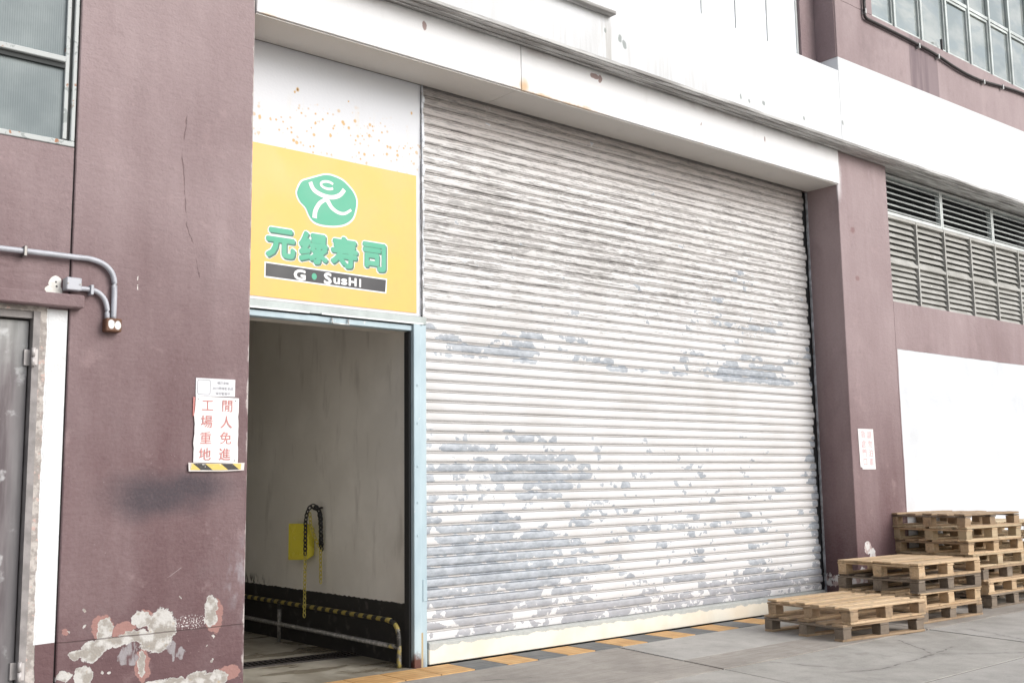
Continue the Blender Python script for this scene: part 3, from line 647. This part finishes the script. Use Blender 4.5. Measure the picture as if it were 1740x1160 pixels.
for a, b in zip(lx, lx[1:]): f.box(a+.0155, b-.0155, .12, .20, 4.206, 4.244); f.box(a+.0155, b-.0155, .12, .20, 4.800, 4.835); f.box(a+.0155, b-.0155, .12, .20, 3.668, 3.699)
f.obj('frame', 'louvre', lv)
B().box(12.25, 17.6, .40, .45, 3.668, 5.40).obj('backing', 'dark_room', lv)
# corridor behind the doorway
part('corridor_wall', 'corr', 5.240, 5.31, .515, 9.0, GZ, 3.60)
part('corridor_wall', 'corr', 3.40, 3.487, .705, 9.0, GZ, 3.60)
part('corridor_wall', 'corr', 3.40, 5.31, 9.001, 9.1, GZ, 3.60); part('corridor_ceiling', 'corr_ceiling', 3.40, 5.31, .801, 9.0, 3.601, 3.7)

# ------------------------------------------------------------------ ground
gr = B(); gr.box(-300, 300, -300, 300, -.6, -.125); tag(gr.obj('ground', 'asphalt'), kind='structure')
cf = B(); cf.box(3.488, 5.239, .372, 9.0, -.12, -.004); tag(cf.obj('corridor_floor', 'corr_floor'), kind='structure')
pv = bpy.data.objects.new('pavement', B().box(-4, 24, -9.6, -.02, -.124, -.009).mesh('pavement')); C.objects.link(pv); pv.data.materials.append(M['asphalt']); tag(pv, kind='structure')
def slab(pts, mat, top=0.0):
    bm = bmesh.new(); a = [bm.verts.new((x, y, -.028)) for x, y in pts]; b = [bm.verts.new((x, y, top)) for x, y in pts]
    bm.faces.new(b); bm.faces.new(a)
    for k in range(len(pts)): bm.faces.new((a[k], a[(k+1) % len(pts)], b[(k+1) % len(pts)], b[k]))
    bmesh.ops.recalc_face_normals(bm, faces=bm.faces)
    es = [e for e in bm.edges if all(v.co.z > -.01 for v in e.verts)]; bmesh.ops.bevel(bm, geom=es, offset=.002, segments=1, affect='EDGES')
    me = bpy.data.meshes.new('slab'); bm.to_mesh(me); bm.free(); return link('slab', me, mat, pv)
gp = .011
rows = [-.018, -.90, -1.40, -2.77, -4.1, -5.4, -6.8, -8.2, -9.5]; xs = [-3.9, .9, 4.05, 7.13, 10.28, 13.4, 16.5, 19.7, 23.8]
for i, (y1, y0) in enumerate(zip(rows, rows[1:])):
    for j, (x0, x1) in enumerate(zip(xs, xs[1:])):
        sk = lambda y: .16*(y+.1)                                  # cross joints run slightly askew
        g_ = gp if i not in (1,) else .003
        t1 = gp*.3 if i == 1 else gp; t0 = gp*.3 if i == 0 else gp
        if i == 0 and j in (0, 1): pass
        m = ('slabB' if i == 1 or (i == 0 and j == 2) else 'slabA' if (i+j) % 3 else 'slabC')
        slab([(x0+sk(y0)+gp, y0+t0), (x1+sk(y0)-gp, y0+t0), (x1+sk(y1)-gp, y1-t1), (x0+sk(y1)+gp, y1-t1)], m, random.uniform(-.003, .001))
# strip of orange and grey tiles at the threshold
st = empty('tile_strip', (5.5, .17, 0), label='strip of alternating orange and grey paving tiles along the foot of the shutter', cat='tile strip')
for k in range(-5, 19):
    x0 = 5.51+.34*k; col = 'tile_orange' if (k < 0 or k % 2 == 1) else 'tile_grey'
    bm = B(); bm.box(-.167, .167, -.182, .182, -.03, 0, bev=.004); o = bm.obj('tile', col, st); o.location = (x0+.17-5.5, 0, random.uniform(.0, .003))
bd = B(); bd.box(3.7, 12.2, -.016, .371, -.12, -.010); tag(bd.obj('tile_bed', 'asphalt'), kind='structure')
# drain grating
dg = empty('drain_grating', (4.8, 1.43, 0), math.radians(-6.5), label='dark slotted iron drain grating across the doorway floor', cat='drain')
B().box(-.75, .70, -.13, -.108, -.003, .008).box(-.75, .70, .108, .13, -.003, .008).obj('frame', 'iron', dg)
B().box(-.75, .70, -.107, .107, -.0035, -.001).obj('pit_shade', 'black_gap', dg)
bar_me = B().box(-.010, .010, -.107, .107, -.0005, .008).mesh('bar'); bar_me.materials.append(M['iron'])
for k in range(30): link('bar', bar_me, None, dg).location = (-.725+k*.0482, 0, 0)

# ------------------------------------------------------------------ text and signs
def text_mesh(txt, size, bold=0.0):
    cu = bpy.data.curves.new('lettering', 'FONT'); cu.body = txt; cu.size = size; cu.resolution_u = 3
    ob = bpy.data.objects.new('tmp', cu); C.objects.link(ob); bpy.context.view_layer.update()
    me = bpy.data.meshes.new_from_object(ob.evaluated_get(bpy.context.evaluated_depsgraph_get())); bpy.data.objects.remove(ob); bpy.data.curves.remove(cu)
    return me, bold
def lettering(name, parent, mat, items):
    """one flat print object per item: ((mesh, stroke thickening), x, z of the box centre, y, target height or None, target width or None)"""
    for (me, bold), x, z, y, hh, ww in items:
        xs_ = [v.co.x for v in me.vertices]; ys_ = [v.co.y for v in me.vertices]
        cx, cy = (min(xs_)+max(xs_))/2, (min(ys_)+max(ys_))/2
        sy = hh/(max(ys_)-min(ys_)) if hh else 1; sx = ww/(max(xs_)-min(xs_)) if ww else (sy if hh else 1)
        bm = bmesh.new(); N = 1 if not bold else 12
        for k in range(N):                       # thicken the strokes with copies nudged round a small circle, each a hair deeper
            dx, dz = (bold*math.cos(k*2*math.pi/N), bold*math.sin(k*2*math.pi/N)) if bold else (0, 0)
            c_ = me.copy(); c_.transform(Matrix(((sx, 0, 0, x-sx*cx+dx), (0, 0, 1, y+k*.00008), (0, sy, 0, z-sy*cy+dz), (0, 0, 0, 1)))); bm.from_mesh(c_); bpy.data.meshes.remove(c_)
        bpy.data.meshes.remove(me); bm.normal_update()
        bmesh.ops.reverse_faces(bm, faces=[f_ for f_ in bm.faces if f_.normal.y > 0])
        m2 = bpy.data.meshes.new(name); bm.to_mesh(m2); bm.free(); link(name, m2, mat, parent)
def ribbon(pts, w_):                            # flat brush stroke in x-z with width per point
    P = [Vector((p[0], p[1])) for p in pts]; L, Rr = [], []
    for i, p in enumerate(P):
        t = (P[min(i+1, len(P)-1)]-P[max(i-1, 0)]).normalized(); n = Vector((-t.y, t.x)); q = w_[min(i, len(w_)-1)]/2 if isinstance(w_, list) else w_/2
        L.append(p+n*q); Rr.append(p-n*q)
    return L+Rr[::-1]
def flat(name, mat, parent, polys, y):
    bm = bmesh.new()
    y -= .0004
    for pl in polys:
        y += .0004
        if len(pl) % 2 == 0 and isinstance(pl, tuple):
            h = len(pl)//2; a = [bm.verts.new((q[0], y, q[1])) for q in pl[:h]]; b = [bm.verts.new((q[0], y, q[1])) for q in pl[h:][::-1]]
            for k in range(h-1): bm.faces.new((a[k], a[k+1], b[k+1], b[k]))
        else: bm.faces.new([bm.verts.new((q[0], y, q[1])) for q in pl])
    bm.normal_update(); bmesh.ops.reverse_faces(bm, faces=[f_ for f_ in bm.faces if f_.normal.y > 0])
    me = bpy.data.meshes.new(name); bm.to_mesh(me); bm.free(); return link(name, me, mat, parent)

# big yellow shop sign above the doorway
sg = empty('shop_sign', (0, 0, 0), label='big yellow shop sign with green emblem, green characters and black name bar', cat='sign')
YS = .424
B().box(3.489, 5.246, YS, .428, 2.933, 4.142).obj('board', 'sign_yellow', sg)
blob = [(4.295, 3.971), (4.191, 3.927), (4.13, 3.896), (4.097, 3.837), (4.087, 3.789), (4.113, 3.733), (4.165, 3.688), (4.195, 3.633), (4.232, 3.592), (4.299, 3.572), (4.419, 3.577), (4.526, 3.606), (4.596, 3.66), (4.627, 3.733), (4.637, 3.818), (4.61, 3.883), (4.555, 3.935), (4.493, 3.973), (4.4, 3.991), (4.34, 3.986)]
bs = [(v.x, v.y) for v in smooth_path([(a, b, 0) for a, b in blob], 4, True)]; cx, cz = 4.36, 3.785
flat('emblem_border', 'sign_white', sg, [[(cx+(a-cx)*1.055, cz+(b-cz)*1.075) for a, b in bs]], YS-.0015)
flat('emblem', 'sign_green', sg, [bs], YS-.003)
def stroke(pts, w_, n=6):
    sp = [(v.x, v.y) for v in smooth_path([(a, b, 0) for a, b in pts], n)]
    if isinstance(w_, tuple): w_ = [w_[0]+(w_[1]-w_[0])*i/(len(sp)-1) for i in range(len(sp))]
    return tuple(ribbon(sp, w_))
head = [(4.363+.062*math.cos(t), 3.905+.030*math.sin(t)) for t in [math.radians(35+k*29) for k in range(11)]]
flat('figure', 'sign_white', sg, [stroke(head, .021, 3), stroke([(4.203, 3.905), (4.236, 3.847), (4.311, 3.815), (4.402, 3.811), (4.478, 3.842), (4.521, 3.896)], .036), stroke([(4.246, 3.615), (4.253, 3.675), (4.29, 3.742), (4.345, 3.784)], (.042, .030)), stroke([(4.335, 3.79), (4.365, 3.775), (4.403, 3.726), (4.464, 3.694), (4.526, 3.695), (4.588, 3.735)], (.042, .020))], YS-.0045)
cxs = [3.948, 4.240, 4.525, 4.815]
for nm, mt, bold, dx, dz, dy in (('character_border', 'sign_white', .026, .004, -.004, .0015), ('character_shadow', 'sign_shadow', .0125, .011, -.011, .003), ('character', 'sign_green', .0115, 0, 0, .0045)):
    lettering(nm, sg, mt, [(text_mesh(ch, .258, bold), x+dx, 3.368+dz, YS-dy, None, None) for ch, x in zip('元绿寿司', cxs)])
flat('name_bar_border', 'sign_white', sg, [[(3.812, 3.208), (4.944, 3.198), (4.936, 3.070), (3.812, 3.082)]], YS-.0015)
flat('name_bar', 'sign_black', sg, [[(3.824, 3.197), (4.932, 3.186), (4.924, 3.082), (3.823, 3.095)]], YS-.003)
lettering('letter', sg, 'sign_white', [(text_mesh('G', .12, .0055), 4.118, 3.136, YS-.0045, .078, .096), (text_mesh('S', .12, .0055), 4.372, 3.136, YS-.0045, .085, .062), (text_mesh('u', .09, .0045), 4.455, 3.125, YS-.0045, .045, .052),
          (text_mesh('s', .09, .0045), 4.525, 3.125, YS-.0045, .045, .050), (text_mesh('H', .09, .0045), 4.605, 3.133, YS-.0045, .062, .066), (text_mesh('I', .09, .002), 4.677, 3.131, YS-.0045, .066, .013)])
flat('name_dot', 'sign_green', sg, [[(4.248+.023*math.cos(k*.3927), 3.138+.027*math.sin(k*.3927)) for k in range(16)]], YS-.0045)

# small notices on the left pillar
pq = empty('notice_plaque', (0, 0, 0), label='small pale grey plaque with three lines of tiny print above the red lettered sign', cat='sign')
B().prism([(3.091, 2.233), (3.382, 2.233), (3.381, 2.112), (3.092, 2.108)], -.006, -.001).obj('plate', 'plaque', pq)
fo = B()
def rrect(x0, x1, z0, z1, r, n=4):
    pts = []
    for (cx_, cz_, a0) in ((x1-r, z1-r, 0), (x0+r, z1-r, 90), (x0+r, z0+r, 180), (x1-r, z0+r, 270)):
        for k in range(n+1): t = math.radians(a0+90*k/n); pts.append((cx_+r*math.cos(t), cz_+r*math.sin(t)))
    return pts
ou, inn = rrect(3.103, 3.197, 2.119, 2.223, .014), rrect(3.106, 3.194, 2.122, 2.220, .012)
flat('print_frame', 'sign_ink', pq, [tuple(ou+[ou[0]]+(inn+[inn[0]])[::-1])], -.0075)
lettering('print_line', pq, 'sign_ink', [(text_mesh('現已安裝', .022), 3.290, 2.204, -.0075, None, None), (text_mesh('24小時錄影系統', .022), 3.290, 2.167, -.0075, None, .155), (text_mesh('保安監察中', .022), 3.290, 2.131, -.0075, None, None)])
rs = empty('warning_sign', (0, 0, 0), label='white plastic sign with eight red characters in two columns, slightly warped, on the left pillar', cat='sign')
bm = bmesh.new(); nx, nz = 4, 14; ed = []
vs_ = [[None]*(nz+1) for _ in range(nx+1)]
for i in range(nx+1):
    for j in range(nz+1):
        t = i/nx; z = 1.655+(2.107-1.655)*j/nz; wv = .003*math.sin(j*1.1)+.002*math.sin(j*2.3+1)
        x0, x1 = 3.088+wv-.006*(1-j/nz), 3.408+wv*.7; vs_[i][j] = bm.verts.new((x0+(x1-x0)*t, -.009+.0016*math.sin(j*.9+i*.5), z-.004*t))
for i in range(nx):
    for j in range(nz): bm.faces.new((vs_[i][j], vs_[i+1][j], vs_[i+1][j+1], vs_[i][j+1]))
bm.normal_update(); bmesh.ops.recalc_face_normals(bm, faces=bm.faces[:]); bmesh.ops.solidify(bm, geom=bm.faces[:], thickness=.003)
me = bpy.data.meshes.new('sheet'); bm.to_mesh(me); bm.free(); link('sheet', me, 'paper', rs)
B().box(3.074, 3.090, -.007, -.002, 1.97, 2.10).obj('red_edge', 'sign_red', rs)
its = []
for col, x in (('工場重地', 3.176), ('閒人免進', 3.322)):
    for k, ch in enumerate(col): its.append((text_mesh(ch, .092), x-.004*k, 2.045-.111*k, -.0160, None, None))
lettering('character', rs, 'sign_red', its)
for x, z in ((3.108, 2.088), (3.384, 2.084), (3.384, 1.668)): B().tube([(x, -.018, z), (x, -.010, z)], .004, 8).obj('screw', 'nail', rs)
tp = empty('hazard_tape', (0, 0, 0), label='strip of black and yellow hazard tape under the red lettered sign on the left pillar', cat='tape')
B().prism([(3.046, 1.654), (3.15, 1.648), (3.458, 1.652), (3.454, 1.600), (3.30, 1.592), (3.050, 1.594)], -.0175, -.0165).obj('backing', 'clear_tape', tp)
B().prism([(3.066, 1.648), (3.20, 1.645), (3.432, 1.646), (3.430, 1.606), (3.28, 1.602), (3.062, 1.604)], -.0195, -.0185).obj('stripe_film', 'tape', tp)
r3 = empty('parking_notice', (0, 0, 0), label='small narrow white notice with faded pink characters on the right pillar', cat='sign')
B().prism([(11.273, 2.052), (11.598, 2.052), (11.612, 1.576), (11.330, 1.577), (11.325, 1.600), (11.287, 1.604)], -.006, -.001).obj('plate', 'paper', r3)
its = []
for col, x in (('貨倉門口', 11.375), ('請勿泊車', 11.510)):
    for k, ch in enumerate(col): its.append((text_mesh(ch, .098), x+.006*k, 1.985-.108*k, -.008, None, None))
lettering('character', r3, 'sign_faint', its)

# ------------------------------------------------------------------ conduit with boxes on the left wall
cd = empty('electrical_conduit', (2.4, 0, 2.75), label='grey electrical conduit bending down to a rusty box above the side door', cat='conduit')
loc = lambda pts: [(x-2.4, y, z-2.75) for x, y, z in pts]
B().tube(smooth_path(loc([(-.6, -.03, 2.955), (1.0, -.03, 2.960), (1.943, -.03, 2.967), (2.231, -.03, 2.967), (2.350, -.03, 2.965), (2.440, -.03, 2.935), (2.492, -.03, 2.870), (2.503, -.03, 2.765), (2.502, -.03, 2.585)]), 6), .0185, 12).obj('pipe', 'conduit', cd)
B().tube(smooth_path(loc([(2.275, -.03, 2.765), (2.330, -.03, 2.766), (2.385, -.03, 2.758), (2.430, -.03, 2.725), (2.456, -.03, 2.670), (2.462, -.03, 2.585)]), 6), .0165, 12).obj('pipe', 'conduit', cd)
sb = B().box(-.214, -.118, -.065, .013, -.006, .078, bev=.006).obj('switch_box', 'conduit', cd)
for x in (-.205, -.127): B().tube([(x, -.070, .036), (x, -.064, .036)], .006, 8).obj('screw', 'nail', sb)
B().box(.041, .145, -.072, -.001, -.252, -.165, bev=.006).obj('rusty_box', 'rusty_box', cd)
for x, z in ((-.465, .217), (-.048, .014)): B().box(x-.010, x+.010, -.058, .012, z-.035, z+.030, bev=.003).obj('clip', 'nail' if z > .1 else 'conduit', cd)
# ------------------------------------------------------------------ cable along the upper right sill
cb = empty('cable', (0, 0, 0), label='black cable sagging along the sill under the upper right windows', cat='cable')
pts = [(11.589, 9.6), (11.580, 8.2), (11.578, 7.36), (11.573, 7.175), (11.600, 7.135), (11.66, 7.126), (12.176, 7.123), (12.952, 7.109), (13.346, 7.088), (13.75, 7.045), (14.088, 7.023), (14.38, 7.022), (14.65, 7.034), (15.182, 7.089), (15.871, 7.141), (16.8, 7.15), (17.5, 7.15)]
B().tube(smooth_path([(x, -.232, z) for x, z in pts], 5), .020, 8).obj('sheath', 'cable', cb)
for x, z in ((11.574, 7.22), (12.85, 7.105), (13.35, 7.085), (14.62, 7.03), (15.20, 7.09)): B().box(x-.012, x+.012, -.256, -.2005, z-.045, z+.026, bev=.003).obj('clip', 'latch', cb)
# ------------------------------------------------------------------ corridor fittings
yb = empty('yellow_plate', (5.24, 2.4, .94), label='yellow box plate with a tapered side mounted on the corridor wall', cat='box')
bm = bmesh.new()
A = [(-.12, -.01, .185), (-.12, -.38, .192), (-.12, -.38, -.145), (-.12, -.01, -.165)]; D_ = [(-.002, -.01, .15), (-.002, -.305, .14), (-.002, -.305, -.11), (-.002, -.01, -.12)]
a = [bm.verts.new(p) for p in A]; b = [bm.verts.new(p) for p in D_]; bm.faces.new(a); bm.faces.new(b)
for k in range(4): bm.faces.new((a[k], a[(k+1) % 4], b[(k+1) % 4], b[k]))
bmesh.ops.recalc_face_normals(bm, faces=bm.faces); bmesh.ops.bevel(bm, geom=bm.edges[:], offset=.006, segments=2, affect='EDGES')
me = bpy.data.meshes.new('cover'); bm.to_mesh(me); bm.free(); link('cover', me, 'yellow_plate', yb)
def chain(path, r=.0042, lk=.034, wd=.011):
    P = smooth_path(path, 10); bm = B(); acc = 0; prev = P[0]; i = 0; flip = 0; nxt = 0; pos = []
    for a_, b_ in zip(P, P[1:]):
        L = (b_-a_).length
        while nxt <= acc+L: t = (nxt-acc)/L; pos.append((a_.lerp(b_, t), (b_-a_).normalized())); nxt += lk*.74
        acc += L
    for c_, t in pos:
        s1 = t.cross(Vector((1, .35, 0)) if flip else Vector((.35, -1, 0))); s1 = s1.normalized() if s1.length > .01 else Vector((1, 0, 0)); flip ^= 1
        lp = [c_+t*(lk/2*math.cos(k*math.pi/4))+s1*(wd*math.sin(k*math.pi/4)) for k in range(8)]; bm.tube(lp+[lp[0]], r, 5, cap=False)
    return bm
ch = empty('barrier_chain', (0, 0, 0), label='black and yellow plastic chain looped over a hook beside the yellow plate', cat='chain')
hx = 5.095
chain([(hx, 2.015, .86), (hx, 2.015, 1.05), (hx, 2.01, 1.17), (5.11, 1.985, 1.265), (5.145, 1.955, 1.292), (5.18, 1.925, 1.25), (5.19, 1.905, 1.10), (5.19, 1.90, .92)], .0070, .052, .0175).obj('black_chain', 'chain_black', ch)
chain([(5.165, 1.945, 1.27), (5.20, 1.925, 1.22), (5.205, 1.915, 1.05), (5.21, 1.91, .90)], .0070, .052, .0175).obj('black_chain', 'chain_black', ch)
chain([(hx, 2.015, .85), (hx, 2.018, .55), (hx, 2.02, .275)], .0052, .050, .0150).obj('yellow_chain', 'chain_yellow', ch)
chain([(5.19, 1.90, .90), (5.19, 1.895, .75), (5.19, 1.89, .57)], .0052, .050, .0150).obj('yellow_chain', 'chain_yellow', ch)
chain([(hx+.03, 1.985, 1.21), (hx+.04, 1.97, 1.08), (5.18, 1.91, .92)], .0052, .050, .0150).obj('yellow_chain', 'chain_yellow', ch)
B().tube([(5.24, 1.955, 1.275), (5.15, 1.955, 1.262), (5.12, 1.955, 1.285)], .010, 8).obj('hook', 'iron', ch)
gr_ = empty('guard_rail', (5.12, 1.8, 0), label='low pipe guard rail with black and yellow tape along the corridor wall', cat='railing')
B().tube(smooth_path([(0, 5.0, .372), (0, 2.0, .375), (0, -.9, .366), (0, -1.14, .360), (0, -1.24, .335), (0, -1.285, .27), (0, -1.295, .17), (0, -1.295, -.003)], 5), .020, 10).obj('top_rail', 'rail', gr_)
B().tube([(0, 5.0, .178), (0, -1.275, .158)], .020, 10).obj('lower_rail', 'rail', gr_)
for y in (.745, 2.9, 4.7): B().tube([(0, y, -.003), (0, y, .352)], .020, 10).obj('post', 'rail', gr_)

# ------------------------------------------------------------------ pallets
PW, PD, PH = 1.18, .98, .150
def pal_parts(kind):
    r = random.Random(kind); L = []
    nb = (6, 5, 9)[kind]; tot = PD; bw = (.112, .130, .100)[kind]
    for k in range(nb):                                       # deck boards along x
        yc = bw/2+(tot-bw)*k/(nb-1); L.append(('deck_board', (PW, bw if nb < 9 else .106, .020), (PW/2, yc, PH-.010)))
    for x in (.062, PW/2, PW-.062): L.append(('stringer_board', (.118, PD, .019), (x, PD/2, PH-.0305)))
    for x in (.062, PW/2, PW-.062):
        for y in (.055, PD/2, PD-.055): L.append(('block', (.118, .102, .086), (x, y, .0645)))
    for y in (.055, PD/2, PD-.055): L.append(('bottom_board', (PW, .098, .020), (PW/2, y, .011)))
    return L
PM = {}
def pal_mesh(nm, dim, mat, var):
    key = (nm, dim, mat, var)
    if key not in PM:
        r = random.Random(str(key)); bm = bmesh.new(); bmesh.ops.create_cube(bm, size=1)
        for v in bm.verts: v.co = (v.co.x*dim[0]+r.uniform(-.004, .004), v.co.y*dim[1]+r.uniform(-.003, .003), v.co.z*dim[2]+r.uniform(-.0012, .0012))
        bmesh.ops.bevel(bm, geom=bm.edges[:], offset=.003, segments=1, affect='EDGES')
        me = bpy.data.meshes.new(nm); bm.to_mesh(me); bm.free(); me.materials.append(M[mat]); PM[key] = me
    return PM[key]
def pallet(x, y, z, ang, kind, mats, label, group, seed):
    r = random.Random(seed); t = empty('pallet', (x, y, z), math.radians(ang), label=label, cat='pallet', group=group)
    for nm, dim, c_ in pal_parts(kind):
        m = {'deck_board': mats[0], 'stringer_board': mats[1], 'block': mats[2], 'bottom_board': mats[0]}[nm]
        o = link(nm, pal_mesh(nm, dim, m, r.randrange(4)), None, t)
        o.location = (c_[0]+r.uniform(-.005, .005)*(4.0 if nm == 'deck_board' else 1), c_[1]+r.uniform(-.004, .004), c_[2]+(r.uniform(-.002, .006) if nm == 'deck_board' else 0)); o.rotation_euler = (r.uniform(-.012, .012) if nm == 'deck_board' else 0, r.uniform(-.002, .002), r.uniform(-.008, .008))
    return t
GA, GB, GC, GD = 'front stack of two pallets', 'middle stack of four pallets', 'tall stack of seven pallets', 'pallets behind the tall stack'
f_, t_, g_, p_ = 'wood_fresh', 'wood_tan', 'wood_grey', 'wood_pale'
pallet(8.765, -1.298, 0, -7.3, 1, (t_, g_, g_), 'brown pallet lying on the pavement, bottom of the front stack of two', GA, 1)
pallet(8.835, -1.335, PH, -4.5, 0, (f_, t_, t_), 'tan pallet with spaced deck boards on top of the front stack of two', GA, 2)
LB = ['brown pallet on the pavement at the bottom of the middle stack of four', 'orange tan pallet second from the ground in the middle stack of four', 'dark grey weathered pallet just below the top of the middle stack', 'fresh yellowish pallet with a closed deck on top of the middle stack of four']
for k, (dx, dy, a, kd, ms) in enumerate(((.02, .0, -2.2, 1, (t_, t_, g_)), (.015, .01, -2.5, 0, (f_, f_, f_)), (.0, .01, -3.5, 1, (g_, g_, g_)), (-.02, -.01, -3.2, 2, (f_, f_, f_)))):
    pallet(10.33+dx, -1.195+dy, PH*k, a, kd, ms, LB[k], GB, 10+k)
LC = ['grey brown pallet on the pavement at the bottom of the tall stack', 'tan pallet second from the ground in the tall stack', 'brown weathered pallet third from the ground in the tall stack', 'pale fresh pallet with narrow openings in the middle of the tall stack', 'tan pallet with dark side boards, third from the top of the tall stack', 'pale pallet just below the top of the tall stack', 'brown pallet with notched dark deck ends on top of the tall stack']
for k, (dx, dy, a, kd, ms) in enumerate(((.20, -.13, -1, 1, (g_, g_, g_)), (.18, -.12, -1.5, 0, (f_, t_, f_)), (.12, -.10, -2, 1, (t_, g_, g_)), (.03, -.03, -3.5, 2, (p_, f_, p_)), (.01, .0, -4, 0, (f_, t_, f_)), (-.005, .0, -4, 0, (p_, f_, p_)), (.0, .01, -3.5, 1, (t_, g_, t_)))):
    pallet(11.875+dx, -.945+dy, PH*k, a, kd, ms, LC[k], GC, 30+k)
LD = ('lowest', 'second lowest', 'third lowest', 'third highest', 'second highest', 'topmost')
for k in range(6):
    pallet(13.43+.015*(k % 2), -.98, PH*k, -1+k % 3, (0, 1)[k % 2], (p_, f_, f_), LD[k]+' light pallet of the stack half hidden past the tall stack', GD, 50+k)
